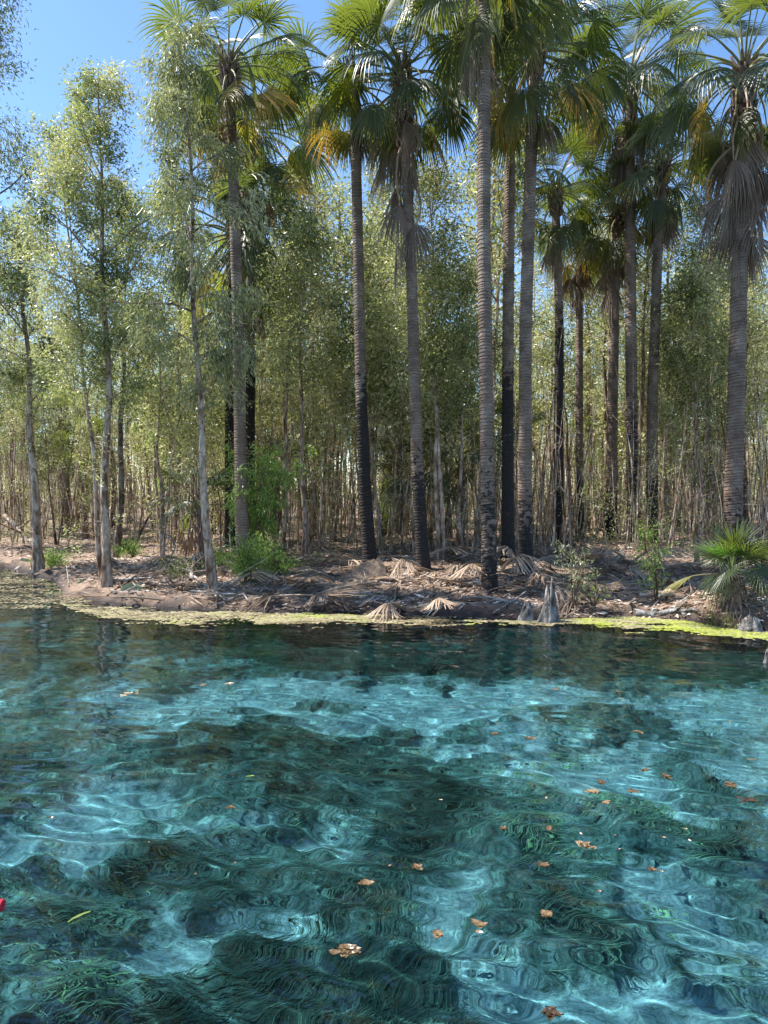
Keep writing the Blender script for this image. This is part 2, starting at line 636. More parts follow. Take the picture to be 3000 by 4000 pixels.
bxs = cc(np.linspace(-30, -9, 60), np.arange(-9, 9, .05), np.linspace(9, 30, 60))
bys = cc(np.linspace(-8, 1.2, 30), np.arange(1.2, 14, .05), np.linspace(14, 25, 60))
mb = sheet('b', bxs, bys, bedz, 'bed', weed_shade_mask)
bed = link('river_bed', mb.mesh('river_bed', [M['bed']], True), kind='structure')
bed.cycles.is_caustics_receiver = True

wxs = cc(np.linspace(-30, -8.4, 90), np.arange(-8.4, 8.4, .029), np.linspace(8.4, 30, 90))
wys = cc(np.linspace(-8, 1.6, 60), np.arange(1.6, 8, .024), np.arange(8, 13.6, .036), np.linspace(13.6, 25, 90))
mb = sheet('w', wxs, wys, wave, 'water')
nx, ny = len(wxs), len(wys)
top = mb.v[0]
bo = np.concatenate([np.arange(nx), np.arange(1, ny) * nx + nx - 1, (ny - 1) * nx + np.arange(nx - 2, -1, -1), np.arange(ny - 2, 0, -1) * nx])
low = top[bo].copy()
low[:, 2] = -4.0
nb = len(bo)
base = mb.n
mb.v.append(low)
mb.a.append(np.zeros(nb))
mb.n += nb
kk = np.arange(nb)
fs = np.stack([bo[kk], base + kk, base + (kk + 1) % nb, bo[(kk + 1) % nb]], -1)[:, ::-1]
mb.f.append(fs[:, ::-1])
mb.m.append(np.zeros(nb, int))
# floor of the water body (far below the bed)
c4 = np.array([low[0], low[nx - 1], low[nx + ny - 2], low[2 * nx + ny - 3]])
me_f = np.array([[base, base + 2 * nx + ny - 3, base + nx + ny - 2, base + nx - 1]])
mb.f.append(me_f)
mb.m.append(np.zeros(1, int))
wm = mb.mesh('water', [M['water']], True)
water = link('water', wm, kind='structure')
water.cycles.is_caustics_caster = True

# ------------------------------------------------------------------ water weed (stuff)
rg = np.random.default_rng(8)


def weedbed():
    n = 120000
    y = 1.6 + 9.8 * rg.random(n) ** 1.35
    x = rg.uniform(-1, 1, n) * (1.6 + y * .62)
    w = weed_shade_mask(x, y)
    keep = w + 1.3 * fbm(x, y, .38, 97) > .40 + .3 * rg.random(n)
    x, y = x[keep], y[keep]
    n = len(x)
    z = bedz(x, y) - .02
    ang = 2.4 * fbm(x, y, 2.2, 91, 2) + .25 + rg.normal(0, .35, n)
    L = .08 + .14 * rg.random(n) ** 2 + .14 * np.clip(fbm(x, y, .8, 93), 0, 1)
    up = .35 + .5 * rg.random(n)
    p = np.stack([x, y, z], -1)
    K = 4
    P = [p]
    for k in range(K):
        u = up * (1 - k / K) + .06
        a = ang + rg.normal(0, .25, n)
        d = np.stack([np.cos(a) * np.sqrt(1 - np.clip(u, 0, .95) ** 2), np.sin(a) * np.sqrt(1 - np.clip(u, 0, .95) ** 2), u], -1)
        p = p + d * (L / K)[:, None]
        P.append(p)
    P = np.stack(P, 1)
    wd = (.002 + .003 * rg.random(n))[:, None, None] * np.array([1, 1, .9, .7, .1])[None, :, None]
    a2 = rg.uniform(0, 3.14, n)
    s = np.stack([np.cos(a2), np.sin(a2), .3 * rg.normal(0, 1, n)], -1)[:, None, :]
    v = np.stack([P - s * wd, P + s * wd], 2).reshape(-1, 3)
    b = np.arange(n)[:, None] * 10 + np.arange(K)[None, :] * 2
    f = np.stack([b, b + 1, b + 3, b + 2], -1).reshape(-1, 4)
    patch = np.clip(.50 - .33 * (weed_shade_mask(x, y) - .6) + .8 * fbm(x, y, 1.0, 95), 0, .9)
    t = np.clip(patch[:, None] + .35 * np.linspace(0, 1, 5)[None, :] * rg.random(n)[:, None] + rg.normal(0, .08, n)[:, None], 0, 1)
    t = np.repeat(t, 2, 1)
    mb = MB()
    mb.add(v, f, 0, t.ravel())
    o = link('water_weed', mb.mesh('water_weed', [M['weed']]), kind='stuff', category='water weed',
             label='dark green fine strands of weed swaying over the pale spring bed')
    o.cycles.is_caustics_receiver = True


weedbed()

# ------------------------------------------------------------------ floating algae mats (stuff)


def inpix(x, y, z=0):
    d = np.stack([x, y, z - EYE + 0 * x], -1)
    depth = d[..., 1] * CP - d[..., 2] * SP
    up = d[..., 1] * SP + d[..., 2] * CP
    return 1500 + F * d[..., 0] / depth, 2000 - F * up / depth


def algae(name, label, n, x0, x1, y0, y1, dens, tonef, seed):
    rg = np.random.default_rng(seed)
    x = rg.uniform(x0, x1, n)
    y = rg.uniform(y0, y1, n)
    k = dens(x, y) + 1.5 * fbm(x, y * 2.4, .9, seed) + .8 * fbm(x, y * 3, .2, seed + 3) > rg.random(n) * .6 + .36
    k &= y < bank(x) + .35
    x, y = x[k], y[k]
    n = len(x)
    z = wave(x, y) + .004 + .006 * rg.random(n)
    s = .010 + .022 * rg.random(n)
    a = rg.uniform(0, 6.28, n)
    c = np.stack([x, y, z], -1)
    V = []
    for q in range(4):
        th = a + q * math.pi / 2
        V.append(c + np.stack([np.cos(th) * s * 1.3, np.sin(th) * s, .0025 * rg.normal(0, 1, n)], -1))
    v = np.stack(V, 1).reshape(-1, 3)
    mb = MB()
    mb.add(v, np.arange(n * 4).reshape(-1, 4), 0, np.repeat(np.clip(tonef(x, y) + .5 * fbm(x, y * 2, .3, seed + 9) + rg.normal(0, .14, n), 0, 1), 4))
    link(name, mb.mesh(name, [M['algae']]), kind='stuff', category='algae', label=label)


def band(x, y, f0, f1):
    """how far inside a strip given by its near and far edge"""
    px, py = inpix(x, y)
    a = np.interp(px, f0[0], f0[1])
    b = np.interp(px, f1[0], f1[1])
    return np.clip(np.minimum(py - b, a - py) / 16, -1.5, 1)


algae('algae_mat', 'cream coloured algae scum floating beside the muddy bank at left', 85000, -9.5, 0, 11.4, 17,
      lambda x, y: band(x, y, ([0, 170, 300, 420, 700, 900, 1200, 1500], [2300, 2345, 2400, 2426, 2442, 2440, 2432, 2420]),
                        ([0, 170, 250, 500, 900, 1500], [2340, 2340, 2350, 2368, 2385, 2400])),
      lambda x, y: .36 + .2 * fbm(x, y, 1.0, 5) + .16 * sst(-3, -1, x), 21)
algae('algae_mat', 'patchy brown scum floating in the inlet at the far left', 30000, -13, -5.5, 12.5, 20,
      lambda x, y: band(x, y, ([0, 150, 300, 420], [2390, 2385, 2375, 2350]), ([0, 150, 300, 420], [2225, 2240, 2290, 2340])) - .32,
      lambda x, y: .18 + .4 * fbm(x, y, .8, 8), 24)
algae('algae_mat', 'thin olive algae film floating below the fallen fronds in the middle', 30000, -2.2, 3.4, 11.3, 13.6,
      lambda x, y: band(x, y, ([900, 1500, 2150], [2450, 2455, 2440]), ([900, 1500, 2150], [2385, 2400, 2420])) - .12,
      lambda x, y: .42 + .5 * fbm(x, y, .8, 6), 22)
algae('algae_mat', 'lime green algae mat floating against the bank at right', 70000, 2.2, 7.5, 10.6, 13.4,
      lambda x, y: band(x, y, ([2150, 2400, 2650, 2800, 3000], [2440, 2462, 2478, 2488, 2505]), ([2150, 2300, 2700, 3000], [2430, 2395, 2405, 2440])) + .2,
      lambda x, y: .70 + .6 * fbm(x, y, .7, 7), 23)

# ------------------------------------------------------------------ leaf litter (stuff)


def litter():
    rg = np.random.default_rng(33)
    n = 90000
    y = 11.3 + 26 * rg.random(n) ** 1.8
    x = rg.uniform(-1, 1, n) * (y * .62)
    t = y - bank(x)
    k = (t > .05) & (fbm(x, y, .9, 41) + .55 * sst(.2, 1.4, t) + .15 > rg.random(n) * .8)
    x, y = x[k], y[k]
    n = len(x)
    a = rg.normal(0, .7, n) + (rg.random(n) < .4) * rg.uniform(0, 3.1, n)
    L = .03 + .07 * rg.random(n) ** 2 + (rg.random(n) < .06) * rg.uniform(.1, .4, n)
    W = .010 + .012 * rg.random(n)
    d = np.stack([np.cos(a), np.sin(a), rg.normal(.05, .22, n)], -1) * L[:, None]
    s = np.stack([-np.sin(a), np.cos(a), rg.normal(0, .5, n)], -1) * W[:, None]
    c = np.stack([x, y, gz(x, y) + .012 + .02 * rg.random(n)], -1)
    v = np.stack([c - d, c + s, c + d, c - s], 1).reshape(-1, 3)
    tn = np.clip(.45 + .5 * fbm(x, y, 1.2, 44) + rg.normal(0, .25, n), 0, 1)
    mb = MB()
    mb.add(v, np.arange(n * 4).reshape(-1, 4), 0, np.repeat(tn, 4))
    link('leaf_litter', mb.mesh('leaf_litter', [M['litter']]), kind='stuff', category='leaf litter',
         label='brown dry leaves and bark scraps strewn over the river bank')


litter()


def frond_strips():
    # loose split frond strips lying in fans and tangles
    rg = np.random.default_rng(34)
    nc, m_ = 230, 26
    y = 11.6 + 16 * rg.random(nc) ** 1.5
    x = rg.uniform(-.30, .56, nc) * y
    k = (y - bank(x) > .25) & ~((x > 3.9) & (x < 5.5) & (y < 15))
    x, y = x[k], y[k]
    nc = len(x)
    a0 = rg.uniform(0, 6.28, nc)
    cx, cyy = np.repeat(x, m_), np.repeat(y, m_)
    a = np.repeat(a0, m_) + rg.normal(0, .32, nc * m_)
    n = nc * m_
    L = rg.uniform(.25, .85, n)
    P = [np.stack([cx + rg.normal(0, .05, n), cyy + rg.normal(0, .05, n)], -1)]
    for q in range(4):
        a = a + rg.normal(0, .16, n)
        P.append(P[-1] + np.stack([np.cos(a), np.sin(a)], -1) * (L / 4)[:, None])
    P = np.stack(P, 1)
    lift = np.repeat(rg.uniform(.0, .28, nc), m_)[:, None] * np.array([1, .95, .6, .2, 0])[None] * rg.uniform(.4, 1.1, (n, 1))
    z = gz(P[..., 0], P[..., 1]) + .015 + lift + .012 * rg.random((n, 5))
    w = (.007 + .008 * rg.random(n))[:, None] * np.array([1, 1, .9, .6, .1])[None]
    s_ = np.stack([-np.sin(a), np.cos(a), rg.normal(0, .6, n)], -1)[:, None] * w[..., None]
    c = np.concatenate([P, z[..., None]], -1)
    v = np.stack([c - s_, c + s_], 2).reshape(-1, 3)
    b = np.arange(n)[:, None] * 10 + np.arange(4)[None] * 2
    f = np.stack([b, b + 1, b + 3, b + 2], -1).reshape(-1, 4)
    mb = MB()
    mb.add(v, f, 0, np.repeat(np.clip(np.repeat(rg.normal(.55, .2, nc), m_) + rg.normal(0, .12, n), 0, 1), 10))
    link('frond_litter', mb.mesh('frond_litter', [M['palm_fallen']]), kind='stuff', category='palm litter',
         label='tangled dry strips of split palm fronds scattered between the palms')


frond_strips()

# ------------------------------------------------------------------ palms


def frond_mesh(name, seed, el, Lp, Rb, droop, span, mats, tone0=.3, fold=.0, nseg=42, tilt=None, side_tw=0.0, ground_clip=None, curl=0):
    """one fan frond: petiole leaves the crown along +X at elevation el, blade at its end"""
    rg = np.random.default_rng(seed)
    mb = MB()
    n = 9
    e = el
    p = np.zeros(3)
    pts = [p.copy()]
    arch = min(droop * .5, .3) if ground_clip is not None else droop * .5
    for k in range(n):
        e2 = e - arch * (k / n) ** 1.3
        p = p + np.array([math.cos(e2), .03 * rg.normal(), math.sin(e2)]) * Lp / n
        pts.append(p.copy())
    pts = np.array(pts)
    tube(mb, pts, np.linspace(.030, .013, n + 1), 5, 1, np.full(n + 1, tone0))
    d = pts[-1] - pts[-2]
    d /= np.linalg.norm(d)
    if tilt is not None:
        e3 = tilt
        d = np.array([math.cos(e3), 0, math.sin(e3)])
    side = np.array([0, 1., 0])
    nrm = np.cross(d, side)
    c, s_ = math.cos(side_tw), math.sin(side_tw)
    side = side * c + nrm * s_
    nrm = np.cross(d, side)
    A = np.linspace(-span, span, nseg) + rg.normal(0, .015, nseg)
    dA = span * 2 / nseg
    rr = np.array([.02, .2, .42, .6, .75, .88, 1.0])
    hw = np.array([.5, .5, .46, .31, .20, .11, .01])
    R0 = Rb * (.80 + .20 * np.cos(A)) * rg.uniform(.88, 1.06, nseg) * np.where(rg.random(nseg) < .10, rg.uniform(.45, .8, nseg), 1)
    pos_ = np.repeat(pts[-1][None], nseg, 0)
    dirs = np.cos(A)[:, None] * d + np.sin(A)[:, None] * side
    # sides of the fan fold up or down a little (fold)
    dirs = dirs + (fold * np.abs(np.sin(A)) ** 1.5)[:, None] * nrm
    dirs /= np.linalg.norm(dirs, axis=1)[:, None]
    g = np.array([0, 0, -1.])
    V = []
    prev = 0
    dd = droop * rg.uniform(.75, 1.3, nseg)
    cu = dirs.copy()
    for r, h in zip(rr, hw):
        w = (dd * r ** 2.0 * 1.25)[:, None]
        cu = dirs + g * w + rg.normal(0, .03 + curl, (nseg, 3)) * (r > .55)
        cu /= np.linalg.norm(cu, axis=1)[:, None]
        pos_ = pos_ + cu * (R0 * (r - prev))[:, None]
        prev = r
        width = (R0 * max(r, .02) if r < .43 else R0 * .43) * dA * h
        sd = np.cross(nrm, cu)
        sd /= np.linalg.norm(sd, axis=1)[:, None] + 1e-9
        ridge = np.cross(cu, sd)
        pl = width[:, None] * .55
        V.append(np.stack([pos_ - sd * width[:, None] * 1.02, pos_ + ridge * pl, pos_ + sd * width[:, None] * 1.02], 1))
    V = np.stack(V, 1)     # seg, ring, 3, xyz
    if ground_clip is not None:
        zc = ground_clip + .015 + .03 * rg.random(V.shape[:2])[..., None]
        V[..., 2] = np.where(V[..., 2] < zc, zc + .1 * (V[..., 2] - zc) * 0, V[..., 2])
    if ground_clip is not None:
        sel = np.sort(rg.permutation(nseg)[:int(nseg * .8)])
        V = V[sel]
        nseg = len(sel)
    nr = len(rr)
    b = (np.arange(nseg)[:, None] * nr + np.arange(nr - 1)[None, :]) * 3
    f = np.concatenate([np.stack([b, b + 1, b + 4, b + 3], -1).reshape(-1, 4), np.stack([b + 1, b + 2, b + 5, b + 4], -1).reshape(-1, 4)])
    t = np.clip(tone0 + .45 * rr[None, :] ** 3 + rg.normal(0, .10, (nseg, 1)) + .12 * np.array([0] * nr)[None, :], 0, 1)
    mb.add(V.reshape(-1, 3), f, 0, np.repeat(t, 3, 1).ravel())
    return mb.mesh(name, mats)


M['petiole_dead'] = surfmat('dead_petiole', lambda nt: (ramp(nt, tone(nt), [(0, (.22, .14, .09)), (1, (.40, .31, .24))]),), .6)
PX = M['petiole_dead']
PG, PY, PD, PF, PT = M['palm_green'], M['palm_yellow'], M['palm_dead'], M['palm_fallen'], M['petiole']
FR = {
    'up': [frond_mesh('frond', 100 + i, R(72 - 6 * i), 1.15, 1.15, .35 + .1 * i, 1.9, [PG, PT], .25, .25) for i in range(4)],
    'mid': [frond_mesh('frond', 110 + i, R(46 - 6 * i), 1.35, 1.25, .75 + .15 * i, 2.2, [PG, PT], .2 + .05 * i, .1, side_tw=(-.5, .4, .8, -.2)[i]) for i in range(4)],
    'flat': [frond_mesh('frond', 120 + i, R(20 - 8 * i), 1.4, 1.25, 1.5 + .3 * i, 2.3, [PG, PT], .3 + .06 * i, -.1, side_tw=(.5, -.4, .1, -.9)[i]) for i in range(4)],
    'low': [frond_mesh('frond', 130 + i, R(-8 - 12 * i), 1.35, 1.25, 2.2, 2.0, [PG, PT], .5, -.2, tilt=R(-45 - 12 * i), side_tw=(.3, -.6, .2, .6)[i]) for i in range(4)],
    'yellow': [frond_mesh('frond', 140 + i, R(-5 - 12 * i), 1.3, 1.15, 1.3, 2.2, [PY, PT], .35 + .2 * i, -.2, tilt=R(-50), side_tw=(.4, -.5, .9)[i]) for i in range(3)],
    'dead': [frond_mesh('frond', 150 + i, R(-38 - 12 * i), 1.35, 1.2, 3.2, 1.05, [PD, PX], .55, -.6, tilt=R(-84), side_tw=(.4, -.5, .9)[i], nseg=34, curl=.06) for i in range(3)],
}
STUB = surfmat('palm_leaf_base', lambda nt: (ramp(nt, noise(nt, 12, 4), [(.3, (.07, .045, .035)), (.5, (.20, .13, .10)), (.72, (.42, .35, .30))]),), .8)
NPALM = 0


def palm(label, pts_px, D, r0, crown=1.0, char=None, green=30, dead=4, yellow=3, boots=1.0, skirt=0, seed=0, flare=1.5, base_g=True, kinds=None):
    """pts_px: trunk line in pixels of the photograph, base first; D: distance (Y)"""
    rg = np.random.default_rng(seed + 500)
    green = int(green * 1.12)
    crown *= .95
    P = []
    for (px, py) in pts_px:
        P.append(at(px, py, D))
    P = np.array(P)
    bx, by = P[0][0], P[0][1]
    zb = float(gz(bx, by)) - .08
    org = np.array([bx, by, zb])
    P = P - org
    P[0] = (0, 0, 0)
    root = thing('fan_palm', label, 'palm tree', org, group='tall fan palms along the bank')
    H = P[-1][2]
    zz = [0.0]
    step = .062
    prof = []
    z = 0.
    k = 0
    while z < H:
        dz = step * rg.uniform(.5, 1.55) * (1 if z < H * .6 else .85)
        for q, rf in ((0, 1.035), (.62, 1.0), (.72, .955 - .03 * rg.random()), (.95, .955)):
            zz_ = z + dz * q
            prof.append((zz_, rf))
        z += dz
        k += 1
    prof = np.array([p for p in prof if p[0] <= H])
    zc = prof[:, 0]
    cx = np.interp(zc, P[:, 2], P[:, 0])
    cy_ = np.interp(zc, P[:, 2], P[:, 1])
    # smooth path
    ker = np.hanning(61)
    ker /= ker.sum()
    cx = np.convolve(np.pad(cx, 30, 'edge'), ker, 'valid')
    cy_ = np.convolve(np.pad(cy_, 30, 'edge'), ker, 'valid')
    rad = r0 * (1 - .22 * zc / H) * (1 + (flare - 1) * np.exp(-zc / .28) + .10 * np.exp(-zc / 1.6)) * prof[:, 1]
    sides = 20
    th = np.arange(sides) * 2 * math.pi / sides
    tilt = .028
    ph = rg.uniform(0, 6.28)
    wob = 1 + .03 * np.sin(3 * th[None] + zc[:, None] * .8 + ph) + .012 * rg.normal(0, 1, (len(zc), sides))
    X = cx[:, None] + rad[:, None] * wob * np.cos(th)
    Y = cy_[:, None] + rad[:, None] * wob * np.sin(th)
    Z = zc[:, None] + tilt * np.cos(th + ph + zc[:, None] * .15)[...] * (zc[:, None] > .1)
    v = np.stack([X, Y, Z], -1).reshape(-1, 3)
    nr = len(zc)
    i = np.arange(nr - 1)[:, None] * sides
    j = np.arange(sides)[None]
    j2 = (j + 1) % sides
    f = np.stack([i + j, i + j2, i + sides + j2, i + sides + j], -1).reshape(-1, 4)
    c0, c1, amt, side = char or (0, 1, 0, 0)
    ch = amt * (1 - sst(c0, c1, zc))[:, None] * (1 + 0 * th) + side * np.cos(th)[None] * np.exp(-((zc - c0 * .7) / (c0 + .1)) ** 2)[:, None]
    mb = MB()
    mb.add(v, f, 0, np.clip(ch, -.3, 1.2).ravel())
    link('trunk', mb.mesh('trunk', [M['palm_trunk']], False), root)
    top = np.array([cx[-1], cy_[-1], H])
    # old leaf bases below the crown
    if boots:
        mb = MB()
        nb = int(46 * boots)
        for q in range(nb):
            t = q / nb
            a = q * 2.4
            zb_ = H - boots * .95 * (1 - t) + .12
            rt = r0 * .82 + .03
            ctr = np.array([np.interp(zb_, zc, cx), np.interp(zb_, zc, cy_), zb_])
            o_ = np.array([math.cos(a), math.sin(a), 0])
            Ls = rg.uniform(.10, .26)
            pts = [ctr + o_ * (rt * .6), ctr + o_ * (rt + .02) + np.array([0, 0, .05]), ctr + o_ * (rt + .03 + .3 * Ls) + np.array([0, 0, .05 + Ls])]
            tube(mb, pts, [.07, .055, .022], 4, 0, None, True, q, .15)
        o2 = link('leaf_bases', mb.mesh('leaf_bases', [STUB]), root)
        o2['kind'] = 'stuff'

    def put(kind, az, dz=0, s=1.0):
        me = FR[kind][rg.integers(len(FR[kind]))]
        o = link('frond', me, root)
        o.location = (top[0] + .06 * math.cos(az), top[1] + .06 * math.sin(az), top[2] + dz)
        o.rotation_euler = (rg.normal(0, .12), rg.normal(0, .10), az)
        q = crown * s * rg.uniform(.88, 1.1)
        o.scale = (q, q, q)
    az = rg.uniform(0, 6.28)
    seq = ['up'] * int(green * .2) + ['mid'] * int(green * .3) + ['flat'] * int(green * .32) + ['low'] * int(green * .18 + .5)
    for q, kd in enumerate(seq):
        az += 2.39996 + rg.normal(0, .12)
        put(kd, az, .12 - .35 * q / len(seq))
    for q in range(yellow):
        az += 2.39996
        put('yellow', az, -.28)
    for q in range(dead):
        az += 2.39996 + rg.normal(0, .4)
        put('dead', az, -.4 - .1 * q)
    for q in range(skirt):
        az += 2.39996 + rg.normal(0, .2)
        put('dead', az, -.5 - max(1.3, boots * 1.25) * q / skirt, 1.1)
    return root


palm('nearest palm of the middle group with scaly reddish base at the water edge', [(1912, 2330), (1905, 1900), (1890, 900), (1893, -160)], 14.3, .145, 1.0, (.4, 5, .62, .25), 32, 3, 2, 1, 0, 1, 1.35)
palm('palm with black scorched lower trunk rising from a pale root mound', [(1447, 2225), (1425, 1900), (1410, 1500), (1392, 700), (1385, 300)], 18.3, .155, .95, (3.0, 6.2, .95, .25), 22, 2, 6, .5, 0, 2, 1.8)
palm('palm with shaggy brown leaf bases and one long dead frond hanging down its trunk', [(1655, 2240), (1630, 1800), (1608, 1100), (1585, 600), (1570, 270)], 17.4, .150, 1.05, (.6, 4.6, .90, .35), 30, 5, 4, 2.2, 6, 3, 1.4)
palm('black based palm between two paler palms right of centre', [(1985, 2190), (1982, 1700), (1990, 700), (2005, -100)], 19.4, .165, 1.05, (4.2, 6.2, .85, .0), 32, 3, 3, 1, 0, 4, 1.35)
palm('grey palm with mottled peeling base standing right of the black based palm', [(2055, 2245), (2050, 1900), (2052, 1300), (2075, 600), (2090, 190)], 17.0, .165, 1.1, (.2, 3.4, .85, .10), 34, 3, 3, .8, 0, 5, 1.35)
palm('fully blackened palm trunk with dead fronds slumped round its foot', [(2182, 2120), (2182, 1700), (2185, 1300), (2178, 1000), (2168, 740)], 24.0, .165, 1.0, (5.6, 9.5, .95, .0), 26, 4, 2, 1, 0, 6, 1.7)
palm('thin grey palm standing back in shade behind the blackened palm', [(2265, 2090), (2263, 1500), (2262, 880)], 27.0, .155, 1.0, (1.5, 3.5, .8, .0), 24, 6, 3, .8, 3, 7, 1.2)
palm('mid distance palm with dark speckled base and brown frond skirt up high', [(2388, 2115), (2392, 1600), (2400, 1200), (2412, 830)], 25.5, .200, 1.0, (.5, 3.2, .85, .0), 26, 5, 3, .8, 5, 8, 1.2)
palm('tall palm with black banded trunk and rusty brown fronds under its crown', [(2475, 2120), (2468, 1700), (2462, 1000), (2460, 300)], 24.0, .200, 1.3, (1.8, 7.5, .78, -.30), 36, 4, 6, 1, 3, 9, 1.3)
palm('palm leaning slightly right with a sharp black scorch at its foot', [(2545, 2120), (2550, 1500), (2568, 1000), (2592, 640)], 24.0, .185, 1.05, (1.6, 2.6, .95, .35), 30, 4, 3, .8, 2, 10, 1.3)
palm('rightmost palm with a thick skirt of hanging grey dead fronds', [(2858, 2240), (2868, 1800), (2885, 1200), (2902, 700), (2908, 270)], 17.0, .205, 1.1, (.3, 3.4, .65, .2), 30, 8, 3, 1.7, 18, 11, 1.3)
palm('grey trunked palm in the middle of the left cluster of three', [(950, 2260), (938, 1700), (925, 1100), (905, 500), (892, 250)], 17.2, .150, .95, (-1, 0, 0, 0), 28, 3, 6, 1.2, 0, 12, 1.3)
palm('black trunked palm left of the grey one in the cluster', [(900, 2120), (897, 1500), (915, 900)], 22.5, .165, 1.40, (7, 9.5, .95, .0), 26, 4, 3, .8, 2, 13, 1.3)
palm('dark trunked palm right of the grey one in the cluster', [(975, 2120), (978, 1500), (982, 1000), (985, 500)], 23.0, .165, 1.30, (6, 9.5, .95, .0), 30, 5, 4, .8, 4, 14, 1.3)
palm('far palm deep in the left trees with a grey trunk and small crown', [(258, 2075), (255, 1700), (252, 1660)], 31, .165, .75, (-1, 0, .2, 0), 16, 3, 1, .5, 2, 15, 1.1)


def small_palm(label, px, py, cy_px, D, crown, n, seed, group=None, spread=1, cat='palm'):
    rg = np.random.default_rng(seed)
    p = at(px, py, D)
    zb = float(gz(p[0], p[1])) - .05
    top = at(px, cy_px, D)
    root = thing('young_fan_palm', label, cat, (p[0], p[1], zb), 0, 1, group)
    H = max(.15, top[2] - zb)
    mb = MB()
    tube(mb, [(0, 0, 0), (.02, 0, H * .5), (0, 0, H)], [.13, .12, .10], 10, 0, None, True, seed, .06)
    for q in range(int(14 * min(H, 2))):
        a = q * 2.4
        z = H * (q + 1) / (14 * min(H, 2))
        tube(mb, [(.08 * math.cos(a), .08 * math.sin(a), z - .1), (.14 * math.cos(a), .14 * math.sin(a), z), (.2 * math.cos(a), .2 * math.sin(a), z + .15)], [.05, .04, .015], 4, 0)
    link('trunk', mb.mesh('trunk', [STUB]), root)
    az = rg.uniform(0, 6)
    for q in range(n):
        az += 2.4 + rg.normal(0, .15)
        kd = 'up' if q < n * .25 else 'mid' if q < n * .6 else 'flat' if q < n * .85 else 'dead'
        o = link('frond', FR[kd][rg.integers(len(FR[kd]))], root)
        o.location = (0, 0, H)
        o.rotation_euler = (rg.normal(0, .1), rg.normal(0, .1), az)
        s = crown * rg.uniform(.85, 1.1)
        o.scale = (s, s, s)
    return root


small_palm('understorey fan palm glimpsed between the scorched palm and the shaggy palm', 1560, 2080, 1640, 25, .85, 14, 1)
small_palm('low understorey fan palm with dark drooping fans behind the centre palms', 1640, 2085, 1860, 24, .85, 13, 2)
small_palm('understorey fan palm with pale fans behind the pale twin trunks', 1800, 2080, 1780, 24, .9, 14, 3)
small_palm('understorey fan palm half hidden behind the black based palm', 1990, 2070, 1700, 27, .9, 12, 4)
small_palm('small fan palm with drooping fans behind the leafy green shrub', 780, 2120, 1980, 21, .8, 10, 5)
small_palm('small fan palm right of the leafy green shrub with a brown hanging fan', 1075, 2080, 1850, 25, .9, 12, 6)
small_palm('small fan palm in deep shade behind the first left trees', 330, 2070, 1760, 29, .8, 12, 7)
small_palm('small distant fan palm beside the rightmost palm trunk', 2760, 2060, 1800, 33, .9, 12, 8)

# the young fan palm on the mound at right, fronds placed one by one
SPM = {
    'g1': frond_mesh('frond', 201, R(62), .42, .85, .05, 2.15, [M['leaf_bright'], PT], .0, .1, nseg=34, tilt=R(28), side_tw=.25),
    'g2': frond_mesh('frond', 202, R(50), .50, .92, .12, 2.2, [PG, PT], .2, .1, nseg=36, tilt=R(12), side_tw=-.5),
    'g3': frond_mesh('frond', 203, R(80), .45, .92, .07, 2.0, [PG, PT], .15, .2, nseg=34, tilt=R(62), side_tw=.5),
    'g4': frond_mesh('frond', 204, R(20), .60, .88, .25, 2.0, [PG, PT], .2, .0, nseg=34, tilt=R(-28), side_tw=.6),
    'g5': frond_mesh('frond', 205, R(5), .95, .85, .5, 1.1, [PG, PT], .80, -.1, nseg=26, tilt=R(-16), side_tw=.45),
    'g6': frond_mesh('frond', 206, R(10), .5, .80, 1.2, 1.9, [PG, PT], .25, -.1, nseg=32, tilt=R(-55), side_tw=-.3),
}
pp = at(2855, 2370, 12.1)
pp[2] = float(gz(pp[0], pp[1])) - .05
yp = thing('young_fan_palm', 'young green fan palm with stiff rayed leaves on the mound at right edge', 'palm', pp)
Ht = at(2870, 2235, 12.1)[2] - pp[2]
mb = MB()
tube(mb, [(0, 0, 0), (.01, 0, Ht * .6), (.03, 0, Ht)], [.20, .15, .10], 12, 0, None, True, 3, .10)
for q in range(60):
    a, z = q * 2.4, Ht * (q / 60) ** 1.1
    r_ = .20 - .09 * z / Ht
    L_ = random.Random(q).uniform(.12, .45)
    o_ = np.array([math.cos(a), math.sin(a), 0])
    b_ = o_ * r_ + np.array([0, 0, z])
    tube(mb, [b_ * .8, b_ + o_ * .07 + np.array([0, 0, -.3 * L_]), b_ + o_ * .12 + np.array([0, 0, -L_])], [.03, .022, .006], 4, 0)
link('trunk', mb.mesh('trunk', [STUB]), yp)
for kd, az, s, dz in [('g1', R(200), 1.0, .0), ('g3', R(150), 1.0, .05), ('g3', R(260), .95, .08), ('g3', R(20), 1, .06), ('g2', R(300), 1.0, 0), ('g2', R(170), 1.0, 0), ('g2', R(350), 1.1, 0),
                      ('g2', R(70), 1, 0), ('g4', R(320), 1.0, -.03), ('g4', R(230), .8, -.05), ('g5', R(186), 1.05, -.05), ('g6', R(345), 1, -.05), ('g6', R(200), .9, -.06), ('g4', R(20), 1.1, 0), ('g3', R(310), 1.0, .05)]:
    o = link('frond', SPM[kd], yp)
    o.location = (.03, 0, Ht + dz)
    o.rotation_euler = (0, 0, az)
    o.scale = (s * .74, s * .74, s * .74)

# ------------------------------------------------------------------ paperbark trees


